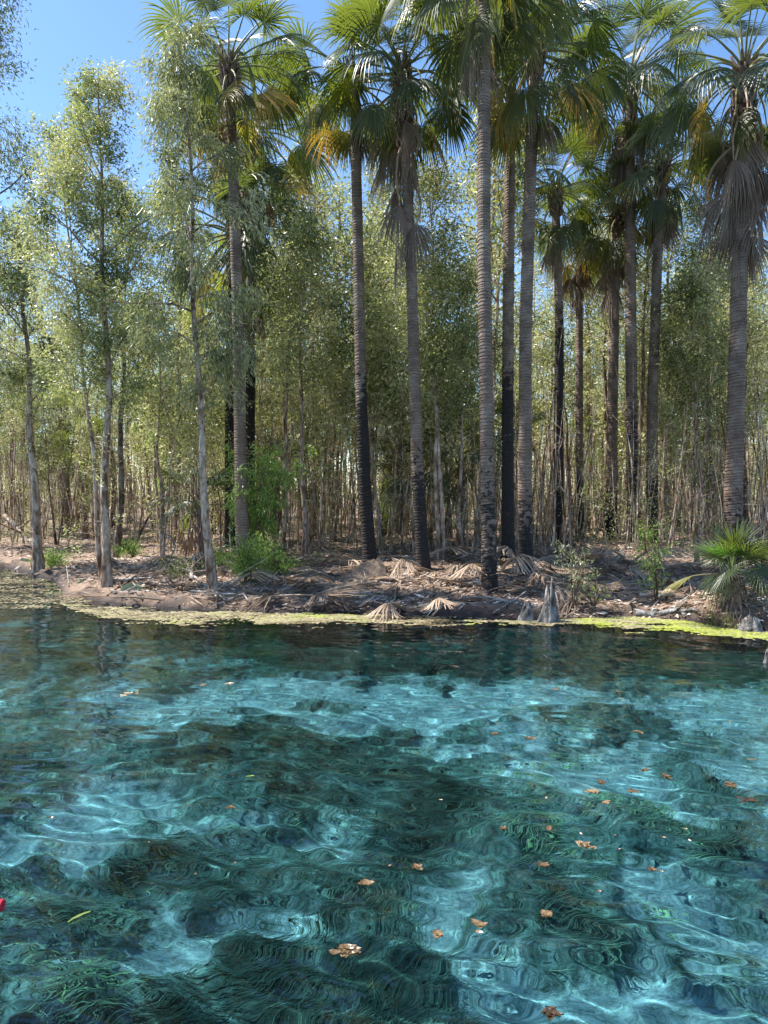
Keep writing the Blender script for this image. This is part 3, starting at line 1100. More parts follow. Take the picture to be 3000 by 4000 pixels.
def tree_meshes(seed, H, r0, cb, cw, nbr, ntw, nlv, L, W, leaf, bark, droop=.3, stems=1, path=None, spread=.16, twigs_low=14, topn=None, tonec=.5):
    """trunk mesh (with limbs and twigs) and crown mesh (leaves)"""
    rg = np.random.default_rng(seed)
    wood, crown = MB(), MB()
    cens, outs, tns = [], [], []
    for s in range(stems):
        n = 14
        if path is not None and s == 0:
            pz = np.linspace(0, 1, n)
            pa = np.array(path, float)
            pts = np.stack([np.interp(pz, pa[:, 2] / pa[-1, 2], pa[:, q]) for q in range(3)], -1)
            pts[:, 0] += .04 * np.sin(np.arange(n) * 1.3 + seed)
        else:
            lean = rg.normal(0, .05 if s == 0 else .10, 2)
            pz = np.linspace(0, 1, n) * H * (1 if s == 0 else rg.uniform(.6, .9))
            wob = np.cumsum(rg.normal(0, .045, (n, 2)), 0) * (H / 10)
            pts = np.stack([lean[0] * pz + wob[:, 0], lean[1] * pz + wob[:, 1], pz], -1)
            pts[:, :2] -= pts[0, :2]
            if s:
                pts[:, :2] += rg.normal(0, .12, 2)
        h = pts[-1, 2]
        rs = r0 * (1 if s == 0 else rg.uniform(.5, .8))
        zf = np.linspace(0, 1, n)
        rad = rs * (1 - .88 * zf ** 1.1) * (1 + .5 * np.exp(-zf * h / .25))
        m_ = 30
        zi = np.linspace(0, 1, m_)
        pi = np.stack([np.interp(zi, zf, pts[:, q]) for q in range(3)], -1)
        tube(wood, pi, np.interp(zi, zf, rad), 10, 0, None, True, seed + s, .10)
        # bare twigs low down
        for q in range(twigs_low // stems):
            t = rg.uniform(.08, cb)
            p = np.array([np.interp(t, zf, pts[:, c]) for c in range(3)])
            a = rg.uniform(0, 6.28)
            e = rg.uniform(-.3, 1.0)
            l = rg.uniform(.25, .9)
            dv = np.array([math.cos(a) * math.cos(e), math.sin(a) * math.cos(e), math.sin(e)])
            q1 = p + dv * l * .5 + rg.normal(0, .04, 3)
            q2 = p + dv * l + rg.normal(0, .1, 3)
            tube(wood, [p, q1, q2], [.010, .007, .003], 3, 0)
            if rg.random() < .35:
                cens.append(q2)
                outs.append(dv)
                tns.append(tonec + .1)
        nb = nbr if s == 0 else nbr // 2
        for q in range(nb):
            t = cb + (1 - cb) * (q + rg.uniform(.2, .8)) / nb
            p = np.array([np.interp(t, zf, pts[:, c]) for c in range(3)])
            a = q * 2.4 + rg.normal(0, .5)
            prof_ = math.sin(math.pi * min(1, (t - cb) / (1 - cb) * .78 + .2)) ** .8
            l = cw * prof_ * rg.uniform(.35, 1.6)
            e = rg.uniform(.45, 1.05)
            br = [p]
            dv = np.array([math.cos(a) * math.cos(e), math.sin(a) * math.cos(e), math.sin(e)])
            for c in range(4):
                dv = dv + rg.normal(0, .13, 3)
                dv[2] -= droop * .13
                dv /= np.linalg.norm(dv)
                br.append(br[-1] + dv * l / 4)
            br = np.array(br)
            rb = max(.008, min(rs * .42, .02 + l * .012)) * (1 - .5 * t)
            tube(wood, br, np.linspace(rb, .006, 5), 5, 0)
            tb = rg.normal(-.04, .24)
            for c in range(ntw):
                u = rg.uniform(.3, 1)
                p2 = np.array([np.interp(u, np.linspace(0, 1, 5), br[:, w]) for w in range(3)])
                d2 = dv * .5 + rg.normal(0, .6, 3)
                d2[2] += .35 - droop * .8
                d2 /= np.linalg.norm(d2)
                l2 = rg.uniform(.2, .55) * min(1.2, cw)
                p3 = p2 + d2 * l2 * .5
                p4 = p3 + (d2 + np.array([0, 0, -droop * .7])) * l2 * .5
                tube(wood, [p2, p3, p4], [.008, .006, .003], 3, 0)
                for p_ in (p3, p4, (p3 + p4) / 2 + rg.normal(0, .08, 3)):
                    cens.append(p_)
                    outs.append(d2)
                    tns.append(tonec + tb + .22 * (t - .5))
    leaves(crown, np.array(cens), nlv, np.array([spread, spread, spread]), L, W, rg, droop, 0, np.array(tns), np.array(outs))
    return wood.mesh('trunk', [M[bark]], True), crown.mesh('crown', [M[leaf]])


def plant_tree(meshes, label, loc, rz=0, sc=1, group=None, name='paperbark_tree', cat='tree', tilt=0):
    o = thing(name, label, cat, loc, rz, sc, group)
    o.rotation_euler = (tilt, 0, rz)
    link('trunk', meshes[0], o)
    link('crown', meshes[1], o)
    return o


def px_tree(label, pts_px, D, **kw):
    P = np.array([at(a, b, D) for a, b in pts_px])
    base = P[0].copy()
    base[2] = float(gz(base[0], base[1])) - .06
    P = P - base
    P[0] = 0
    nm = kw.pop('name', 'paperbark_tree')
    grp = kw.pop('group', None)
    rgd = np.random.default_rng(kw['seed'])
    P[:, 1] += np.cumsum(rgd.normal(0, .08, len(P)))
    P[0] = 0
    return plant_tree(tree_meshes(H=P[-1][2], path=P, **kw), label, base, name=nm, group=grp)


px_tree('tallest paperbark of the left group with pale flaky bark and a silvery pointed crown', [(410, 2285), (405, 1900), (415, 1500), (400, 1000), (385, 600), (380, 270)], 15.9,
        seed=1, r0=.098, cb=.36, cw=1.35, nbr=30, ntw=7, nlv=30, L=.10, W=.016, leaf='leaf', bark='paperbark', spread=.105, tonec=.72)
px_tree('slender paperbark leaning left at its foot with long willowy leaves', [(828, 2315), (805, 1950), (775, 1500), (765, 1000), (745, 600), (720, 120)], 15.0,
        seed=2, r0=.085, cb=.34, cw=1.15, nbr=30, ntw=7, nlv=24, L=.15, W=.013, leaf='leaf_grey', bark='paperbark', droop=.8, spread=.115, tonec=.8)
px_tree('second stem of the left paperbark rising at a slant from its fork', [(400, 2120), (370, 1850), (330, 1450), (290, 1050), (235, 560)], 16.4,
        seed=3, r0=.06, cb=.40, cw=1.35, nbr=26, ntw=7, nlv=30, L=.10, W=.016, leaf='leaf', bark='paperbark', spread=.105, tonec=.8)
px_tree('grey paperbark with curling bark standing at the water inlet far left', [(155, 2218), (140, 1950), (115, 1650), (95, 1300), (60, 900)], 20.0,
        seed=4, r0=.13, cb=.42, cw=1.5, nbr=22, ntw=7, nlv=26, L=.12, W=.018, leaf='leaf', bark='paperbark', spread=.12, tonec=.62)
px_tree('dark barked tree forking low behind the tallest left paperbark', [(455, 2165), (480, 1950), (485, 1600), (495, 1200), (520, 800)], 21.0,
        seed=5, r0=.10, cb=.42, cw=1.4, nbr=26, ntw=8, nlv=20, L=.12, W=.019, leaf='leaf', bark='darkbark', spread=.2, tonec=.4)
px_tree('straight slim pale paperbark standing alone left of the scorched palm', [(1188, 2150), (1180, 1800), (1172, 1500), (1180, 1200), (1190, 900)], 20.5,
        seed=6, r0=.075, cb=.5, cw=1.2, nbr=24, ntw=8, nlv=18, L=.12, W=.019, leaf='leaf', bark='paperbark', spread=.2, tonec=.62)
px_tree('pale twin stemmed paperbark between the shaggy palm and the nearest palm', [(1722, 2200), (1728, 1900), (1700, 1600), (1690, 1200), (1680, 700)], 19.5,
        seed=7, r0=.072, cb=.45, cw=1.4, nbr=26, ntw=9, nlv=18, L=.12, W=.019, leaf='leaf', bark='paperbark', stems=2, spread=.22, tonec=.62)
px_tree('crooked pale paperbark just left of the nearest palm', [(1800, 2180), (1790, 1900), (1805, 1600), (1790, 1150)], 20.5,
        seed=8, r0=.06, cb=.5, cw=1.2, nbr=22, ntw=8, nlv=18, L=.12, W=.019, leaf='leaf', bark='paperbark', spread=.2, tonec=.5)
px_tree('tall dark crowned tree cut off by the left edge against the sky', [(-150, 2150), (-140, 1500), (-110, 700), (-60, -150)], 20.0,
        seed=9, r0=.16, cb=.40, cw=1.7, nbr=38, ntw=8, nlv=24, L=.13, W=.017, leaf='leaf_grey', bark='darkbark', droop=.7, spread=.22, tonec=.35)
px_tree('paperbark with curling grey bark and broken top at right of the palms', [(2720, 2110), (2725, 1850), (2700, 1500), (2690, 1100)], 24.0,
        seed=10, r0=.10, cb=.45, cw=1.5, nbr=26, ntw=8, nlv=20, L=.13, W=.021, leaf='leaf', bark='paperbark', spread=.22, tonec=.5)
px_tree('slim dark stemmed paperbark between the leaning palm and the rightmost palm', [(2790, 2090), (2780, 1700), (2770, 1300), (2775, 800)], 25.0,
        seed=11, r0=.07, cb=.45, cw=1.5, nbr=26, ntw=8, nlv=20, L=.13, W=.021, leaf='leaf', bark='darkbark', spread=.22, tonec=.5)

PR = []
for i, (H, r0, cb, cw, st, leaf, bark, dr, tn) in enumerate([
    (10.5, .075, .46, 1.25, 1, 'leaf', 'paperbark', .2, .62), (9.2, .06, .42, 1.1, 2, 'leaf', 'paperbark', .3, .5),
    (11.5, .09, .48, 1.4, 1, 'leaf', 'paperbark', .2, .70), (8.5, .05, .42, 1.0, 2, 'leaf', 'darkbark', .3, .42),
    (9.8, .065, .42, 1.2, 1, 'leaf_grey', 'paperbark', .6, .55), (7.0, .042, .45, .9, 3, 'leaf', 'paperbark', .2, .55),
    (10.8, .10, .5, 1.4, 1, 'leaf', 'darkbark', .3, .5), (6.0, .035, .42, .8, 2, 'leaf', 'paperbark', .3, .62)]):
    PR.append(tree_meshes(300 + i, H, r0 * 1.1, cb + .07, cw, 20, 6, 6, .150, .026, leaf, bark, dr, st, spread=.15, twigs_low=22, tonec=tn + .22))

rgf = np.random.default_rng(77)
used = []
cnt = 0
palm_x = [(1.8, 14.3), (-.4, 18.3), (.9, 17.4), (3.4, 19.4), (3.3, 17), (5.9, 24), (7.5, 27), (8.3, 25), (8.6, 24), (9.6, 24), (8.4, 17), (-3.3, 17), (-5, 23.5), (-4.6, 23.5)]
GRP = ['slender paperbarks crowding the wood behind the left trees', 'slender paperbarks crowding the wood behind the middle palms',
       'slender paperbarks crowding the wood behind the right palms']
LAB = ['the wood left', 'the wood mid picture', 'the wood right']
KINDS = ['single stemmed medium paperbark', 'two stemmed medium paperbark', 'tall pale paperbark', 'two stemmed dark barked tree', 'greyish drooping paperbark',
         'slim three stemmed paperbark', 'thick dark barked tree', 'small two stemmed paperbark']
tries = 0
while cnt < 225 and tries < 6000:
    tries += 1
    y = 20.5 + 34 * rgf.random() ** 1.15
    x = rgf.uniform(-1, 1) * (y * .60 + 1)
    if x < -1.5 and y < 23.5 and rgf.random() < .2:
        y -= 2
    if x < -8 and y < 25.5:
        continue
    px_, _ = inpix(np.array(x), np.array(y))
    if y < np.interp(px_, [0, 800, 850, 1050, 1100, 1900, 1960, 2700], [20, 20, 25, 25, 21.5, 21.5, 27, 26]):
        continue
    mind = .55 + .012 * y
    if any((x - a) ** 2 + (y - b) ** 2 < mind * mind for a, b in used) or any((x - a) ** 2 + (y - b) ** 2 < .9 for a, b in palm_x):
        continue
    used.append((x, y))
    k = int(rgf.integers(len(PR)))
    if y < 25 and k in (2, 6):
        k = 5
    g = 0 if px_ < 1150 else 1 if px_ < 2020 else 2
    sc = rgf.uniform(.8, 1.12) * (1.0 + .10 * (y > 32))
    if px_ < 650:
        sc *= .86
    if px_ > 1000:
        sc *= rgf.uniform(1.02, 1.30)
    far_ = 'near the front of' if y < 28 else 'in the depth of' if y < 38 else 'far back in'
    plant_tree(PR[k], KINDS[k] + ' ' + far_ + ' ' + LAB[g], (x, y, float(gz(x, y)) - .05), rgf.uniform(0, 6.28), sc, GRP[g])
    cnt += 1

# far-off wood that reads as one mass


def far_wood():
    rg = np.random.default_rng(90)
    wood, lv = MB(), MB()
    cen, tn = [], []
    for i in range(420):
        y = rg.uniform(54, 86)
        x = rg.uniform(-1, 1) * y * .66
        h = rg.uniform(7, 14)
        l = rg.normal(0, .05, 2)
        tube(wood, [(x, y, .4), (x + l[0] * h * .5, y, h * .5), (x + l[0] * h, y + l[1] * h, h)], [.12, .08, .02], 5, 0)
        k = 26
        c = np.stack([x + rg.normal(0, 1.0, k), y + rg.normal(0, 1.0, k), rg.uniform(1.2, h + .5, k)], -1)
        cen.append(c)
        tn.append(np.full(k, .5 + rg.normal(0, .15)))
    leaves(lv, np.concatenate(cen), 9, .42, .26, .05, rg, .2, 0, np.concatenate(tn))
    off = wood.n
    wood.v += lv.v
    wood.a += lv.a
    wood.f += [f + off for f in lv.f]
    wood.m += [m + 1 for m in lv.m]
    wood.n += lv.n
    link('distant_wood', wood.mesh('distant_wood', [M['paperbark'], M['leaf']]), kind='stuff', category='woodland',
         label='far off paperbark wood closing the view behind the trees')


far_wood()

# thin bare saplings and dead stems between the trees (too many to count)


def thin_stems():
    rg = np.random.default_rng(91)
    mb = MB()
    for i in range(1000):
        y = 20.5 + 24 * rg.random() ** 1.2
        x = rg.uniform(-1, 1) * y * .58
        if x < -7 and y < 25:
            continue
        h = rg.uniform(1.5, 8.0) * (1 if y > 22 else .6)
        l = rg.normal(0, .10, 2)
        z = float(np.interp(y, [12, 25, 40], [.1, .5, .6]))
        m1 = rg.normal(0, .05, 2)
        r = rg.uniform(.012, .034)
        tube(mb, [(x, y, z - .1), (x + l[0] * h * .4 + m1[0], y + m1[1], z + h * .4), (x + l[0] * h, y + l[1] * h, z + h)], [r, r * .8, .004], 4, 0)
        for q in range(3):
            zz = rg.uniform(.3, .9)
            b = np.array([x + l[0] * h * zz, y + l[1] * h * zz, z + h * zz])
            dv = rg.normal(0, 1, 3)
            dv[2] = abs(dv[2]) * .8
            tube(mb, [b, b + dv * .25, b + dv * .45 + rg.normal(0, .05, 3)], [.007, .005, .002], 3, 0)
    link('thin_stems', mb.mesh('thin_stems', [M['paperbark']]), kind='stuff', category='undergrowth',
         label='crowded thin bare stems and twigs standing under the paperbark wood')


thin_stems()

# low leafy undergrowth (stuff)


def undergrowth():
    rg = np.random.default_rng(92)
    mb = MB()
    n = 750
    y = 21 + 26 * rg.random(n) ** 1.2
    x = rg.uniform(-1, 1, n) * y * .58
    keep = ~((x < -7) & (y < 25))
    x, y = x[keep], y[keep]
    z = gz(x, y) + 3.2 * rg.random(len(x)) ** 1.4 + .15
    k = 5
    c = np.repeat(np.stack([x, y, z], -1), k, 0) + rg.normal(0, .28, (len(x) * k, 3))
    leaves(mb, c, 22, .15, .085, .013, rg, .3, 0, np.repeat(np.clip(rg.normal(.6, .2, len(x)), 0, 1), k))
    link('undergrowth', mb.mesh('undergrowth', [M['leaf']]), kind='stuff', category='undergrowth',
         label='scattered low green leafy sprays among the thin stems of the wood')


undergrowth()

# ------------------------------------------------------------------ shrubs and saplings


def shrub(label, px, py, D, spread_px, h_px, nst, seed, leaf='leaf_bright', L=.10, W=.010, nlv=14, droop=.8, name='leafy_shrub', cat='shrub', tn=.55, loc=None, ntw=7, sp=.07):
    rg = np.random.default_rng(seed)
    if loc is None:
        loc = at(px, py, D)
    loc = np.array(loc)
    loc[2] = float(gz(loc[0], loc[1])) - .04
    H, Wd = h_px / F * D, spread_px / F * D
    wood, cr = MB(), MB()
    cens, outs = [], []
    for s in range(nst):
        a = rg.uniform(0, 6.28)
        h = H * rg.uniform(.55, 1)
        w = Wd * rg.uniform(.2, 1)
        p = np.zeros(3)
        pts = [p]
        for k in range(1, 7):
            t = k / 6
            pts.append(np.array([math.cos(a) * w * t ** 1.4, math.sin(a) * w * .6 * t ** 1.4, h * (t * 1.15 - .15 * t * t * (1 + droop))]) + rg.normal(0, .02, 3))
        pts = np.array(pts)
        tube(wood, pts, np.linspace(.016, .004, 7), 5, 0)
        for k in range(ntw):
            u = rg.uniform(.25, 1)
            b = np.array([np.interp(u, np.linspace(0, 1, 7), pts[:, c]) for c in range(3)])
            d = rg.normal(0, 1, 3)
            d[2] = d[2] * .4 + .15 - .2 * droop
            d /= np.linalg.norm(d)
            l = rg.uniform(.12, .38) * min(1, Wd / .5 + .3)
            e = b + d * l
            tube(wood, [b, b + d * l * .5 + (0, 0, .02), e], [.005, .004, .002], 3, 0)
            cens += [b + d * l * .45, b + d * l * .75, e]
            outs += [d, d, d]
    leaves(cr, np.array(cens), nlv, sp, L, W, rg, droop, 0, np.clip(rg.normal(tn, .28, len(cens)), 0, 1), np.array(outs))
    o = thing(name, label, cat, loc)
    link('stems', wood.mesh('stems', [M['darkbark']]), o)
    link('foliage', cr.mesh('foliage', [M[leaf]]), o)
    return o


shrub('tall willowy bright green shrub in front of the cluster of three palms', 990, 2210, 17.6, 260, 600, 15, 1, nlv=9, ntw=11, L=.14, W=.015, tn=.6)
shrub('low spreading green bush at the foot of the willowy shrub', 960, 2290, 16.0, 200, 230, 13, 2, nlv=8, ntw=8, tn=.55, L=.12)
shrub('feathery low green bush reaching right from the willowy shrub', 1080, 2240, 17.2, 190, 150, 14, 3, nlv=10, ntw=7, L=.06, tn=.4)
shrub('small bright green bush beside the foot of the far left paperbark', 200, 2195, 20.5, 90, 90, 9, 4, nlv=10, L=.07)
shrub('little green plant between the two left paperbark trunks', 520, 2170, 21, 60, 100, 6, 5, nlv=9, L=.08)
shrub('drooping green sapling leaves hanging beside the slender leaning paperbark', 640, 2080, 24, 150, 1050, 8, 6, nlv=8, ntw=10, L=.15, W=.016, tn=.6)
shrub('dull green bush among the dead branches at left', 700, 2265, 17, 90, 110, 8, 7, leaf='leaf_grey', nlv=9, L=.06)
shrub('young leafy sapling with yellow green leaves standing at right of the open mud', 2565, 2345, 13.6, 80, 380, 5, 8, nlv=5, ntw=6, L=.085, W=.012, name='sapling', cat='sapling', tn=.7)
shrub('thin pale green sapling behind the tall pointed stump', 2245, 2405, 12.9, 60, 330, 5, 9, leaf='leaf_grey', nlv=5, ntw=6, L=.075, name='sapling', cat='sapling', tn=.8)
shrub('almost bare twiggy seedling right of the thin pale sapling', 2320, 2400, 13, 60, 200, 4, 10, leaf='leaf_bright', nlv=2, ntw=5, L=.07, name='sapling', cat='sapling', tn=.7)
shrub('bright leafy sapling behind the twin stemmed paperbark', 1520, 2080, 25, 110, 260, 7, 11, nlv=12, ntw=8, L=.08, tn=.7)
shrub('bright green leafy patch of sapling behind the speckled palm', 2300, 2070, 29, 160, 560, 8, 12, nlv=9, ntw=9, L=.09, W=.013, tn=.75)
shrub('small green sapling growing in front of the scorched leaning palm', 2520, 2170, 21, 60, 150, 6, 13, nlv=8, L=.08)

# grass tuft on the right mound (stuff)


def tuft(name, label, px0, px1, py0, py1, D, n, h, seed, mat='palm_dead'):
    rg = np.random.default_rng(seed)
    a0, a1 = at(px0, py0, D)[0], at(px1, py0, D)[0]
    x = rg.uniform(a0, a1, n)
    y = D + rg.normal(0, .22, n)
    z = gz(x, y)
    P = [np.stack([x, y, z], -1)]
    a = rg.uniform(0, 6.28, n)
    l = h * rg.uniform(.4, 1, n)
    for k in range(3):
        u = (.95, .6, .1)[k]
        P.append(P[-1] + np.stack([np.cos(a) * (1 - u), np.sin(a) * (1 - u), np.full(n, u)], -1) * (l / 3)[:, None])
    P = np.stack(P, 1)
    s = np.stack([-np.sin(a), np.cos(a), 0 * a], -1)[:, None] * .003 * np.array([1, 1, .8, .2])[None, :, None]
    v = np.stack([P - s, P + s], 2).reshape(-1, 3)
    b = np.arange(n)[:, None] * 8 + np.arange(3)[None] * 2
    f = np.stack([b, b + 1, b + 3, b + 2], -1).reshape(-1, 4)
    mb = MB()
    mb.add(v, f, 0, np.repeat(np.clip(rg.normal(.55, .25, n), 0, 1), 8))
    link(name, mb.mesh(name, [M[mat]]), kind='stuff', label=label, category='grass')


tuft('grass_tuft', 'dry wiry grass spilling over the mound below the young fan palm', 2700, 2870, 2430, 2480, 11.75, 900, .42, 3)
tuft('grass_tuft', 'sparse green blades in the dry grass below the young fan palm', 2690, 2850, 2430, 2480, 11.8, 260, .36, 4, 'leaf_bright')

# ------------------------------------------------------------------ fallen fronds, wood, stumps
FALL = [frond_mesh('fallen_frond', 400, R(24), .35, 1.0, 1.3, 1.2, [PF, PX], .45, -.4, nseg=26, tilt=R(8), ground_clip=0.0, curl=.16, side_tw=.3),
        frond_mesh('fallen_frond', 401, R(30), .30, .95, 2.4, 1.35, [PF, PX], .5, -.6, nseg=28, tilt=R(16), ground_clip=0.0, curl=.18, side_tw=-.4),
        frond_mesh('fallen_frond', 402, R(6), 1.0, 1.15, .5, .7, [PF, PX], .35, -.2, nseg=22, tilt=R(0), ground_clip=0.0, curl=.12, side_tw=.7),
        frond_mesh('fallen_frond', 403, R(35), .38, 1.05, 3.0, 1.15, [PF, PX], .55, -.8, nseg=30, tilt=R(22), ground_clip=0.0, curl=.2, side_tw=.15),
        frond_mesh('fallen_frond', 404, R(6), 1.2, 1.0, .9, .45, [PF, PX], .25, -.1, nseg=18, tilt=R(-1), ground_clip=0.0, curl=.12, side_tw=-.9)]


def fallen(label, px, py, v, az, s=1, dz=0, group='dead fronds lying on the bank', mesh=None):
    p = G(px, py)
    o = link('fallen_frond', FR['dead'][int(v[1])] if isinstance(v, str) else FALL[v], None, p + np.array([0, 0, dz + .02]))
    hr = random.Random(label + str(int(px)))
    if isinstance(v, str):
        o.rotation_euler = (0, 0, R(az))
        o.scale = (s, s, s)
    else:
        o.location.z -= .10 * s * hr.random()
        o.rotation_euler = (hr.uniform(-.28, .28), hr.uniform(-.15, .25), R(az) + hr.uniform(-.5, .5))
        o.scale = (s * hr.uniform(.8, 1.25), s * hr.uniform(.7, 1.3), s * hr.uniform(.6, 1.15))
    o['label'] = label
    o['category'] = 'palm frond'
    o['group'] = group
    return o


for a in [
    ('drooped straw coloured frond at the water edge below the pale root mound', 1310, 2365, 3, 250, .95, .12),
    ('dead frond drooping into the algae below the shaggy palm', 1560, 2385, 3, 215, .95, .10),
    ('dead frond hanging over the water edge just left of the nearest palm', 1720, 2375, 3, 280, .9, .12),
    ('big arched dead frond piled against the foot of the shaggy palm', 1640, 2262, 3, 240, 1.35, .30),
    ('orange streaked dead frond lying left of the nearest palm', 1700, 2290, 2, 5, 1.3, .15),
    ('dead frond heaped directly left of the nearest palm trunk', 1890, 2290, 3, 230, 1.35, .32),
    ('large grey dead frond spilling right of the nearest palm trunk', 1960, 2290, 3, 300, 1.5, .35),
    ('dead frond leaning on the mottled grey palm base', 2010, 2240, 1, 260, 1.5, .35),
    ('long flattened dead frond trailing right behind the pointed stump', 2080, 2290, 2, -12, 1.5, .10),
    ('dead frond lying flat between the root mound and the shaggy palm', 1330, 2280, 2, -8, 1.3, .05),
    ('reddish dead frond stalk lying left of the root mound', 1100, 2290, 4, -12, 1.3, .05),
    ('pale dead frond lying behind the nearest left mud edge', 1000, 2345, 2, -10, 1.1, .03),
    ('curled brown frond beside the foot of the leaning paperbark', 880, 2340, 1, 200, .7, .15),
    ('dead frond lying right of the blackened palm foot', 2230, 2200, 0, 10, 1.5, .1),
    ('dark dead frond slumped against the left side of the blackened palm', 2182, 2130, 'h0', 200, .95, 1.9),
    ('dark dead frond slumped against the right side of the blackened palm', 2186, 2130, 'h1', 330, .95, 1.9),
    ('shaggy dead frond arch in deep shade before the black banded palm', 2440, 2235, 3, 215, 1.4, .45),
    ('second shaggy dead frond drooping right of the shaded arch', 2480, 2240, 3, 320, 1.35, .42),
    ('long dead frond reaching right from the leaning palm foot', 2560, 2225, 2, -6, 1.7, .12),
    ('dead frond stalk lying towards the young fan palm', 2660, 2250, 4, 4, 1.4, .08),
    ('flat dead frond lying beneath the rightmost palm', 2790, 2290, 0, 170, 1.3, .06),
    ('dead frond lying just behind the open mud at right', 2330, 2270, 2, 175, 1.3, .05),
    ('thin dead frond half sunk in the mud at the left water edge', 640, 2345, 2, 170, .9, .02),
    ('dead frond lying beyond the slim pale paperbark', 1250, 2200, 0, 0, 1.4, .05),
    ('dead frond lying at the back between the shaggy palm and twin paperbark', 1680, 2190, 1, 20, 1.5, .2),
    ('dead frond lying beyond the black based palm', 2110, 2170, 2, 10, 1.5, .1),
]:
    fallen(*a)
rgq = np.random.default_rng(55)


def where(px, py):
    a = 'near water' if py > 2270 else 'midway up' if py > 2190 else 'far back'
    for lim, t in ((420, 'at far left'), (700, 'by the left paperbarks'), (950, 'by the leaning paperbark'), (1250, 'by the willowy shrub'),
                   (1500, 'by the root mound'), (1750, 'by the shaggy palm'), (2000, 'by the nearest palm'), (2280, 'by the blackened palm'), (2600, 'by the black banded palm'), (9999, 'by the young fan palm')):
        if px < lim:
            return a + ' ' + t
for i in range(44):
    px, py = rgq.uniform(950, 2950), rgq.uniform(2120, 2330)
    if rgq.random() < .25:
        px = rgq.uniform(450, 950)
        py = rgq.uniform(2180, 2330)
    if 2260 < px < 2700 and py > 2290:
        continue
    fallen('old dead frond half buried in litter ' + where(px, py), px, py, int(rgq.integers(5)), rgq.uniform(0, 360), rgq.uniform(.8, 1.4), rgq.uniform(0, .08),
           'old dead fronds half buried in litter')


def stick(name, label, cat, pts, r, mat='driftwood', group=None, forks=0, seed=0, sides=7):
    P = np.array(pts, float)
    o0 = P[0].copy()
    rg = np.random.default_rng(seed)
    mb = MB()
    n = 10
    t = np.linspace(0, 1, len(P))
    ti = np.linspace(0, 1, n)
    Q = np.stack([np.interp(ti, t, P[:, k]) for k in range(3)], -1) - o0
    Q += np.cumsum(rg.normal(0, r * .35, Q.shape), 0)
    tube(mb, Q, np.linspace(r, r * .45, n), sides, 0, None, True, seed, .08)
    L = np.linalg.norm(Q[-1] - Q[0])
    for k in range(forks):
        i = rg.integers(2, n - 2)
        d = (Q[i + 1] - Q[i]) / np.linalg.norm(Q[i + 1] - Q[i]) + rg.normal(0, .55, 3)
        d[2] = abs(d[2]) * .6
        l = L * rg.uniform(.2, .45)
        tube(mb, [Q[i], Q[i] + d * l * .5 + rg.normal(0, .02, 3), Q[i] + d * l + rg.normal(0, .05, 3)], [r * .5, r * .35, r * .12], 5, 0)
    o = link(name, mb.mesh(name, [M[mat]], True), None, o0, label=label, category=cat)
    if group:
        o['group'] = group
    return o


def gp(px, py, h=0.02):
    p = G(px, py)
    p[2] += h
    return p


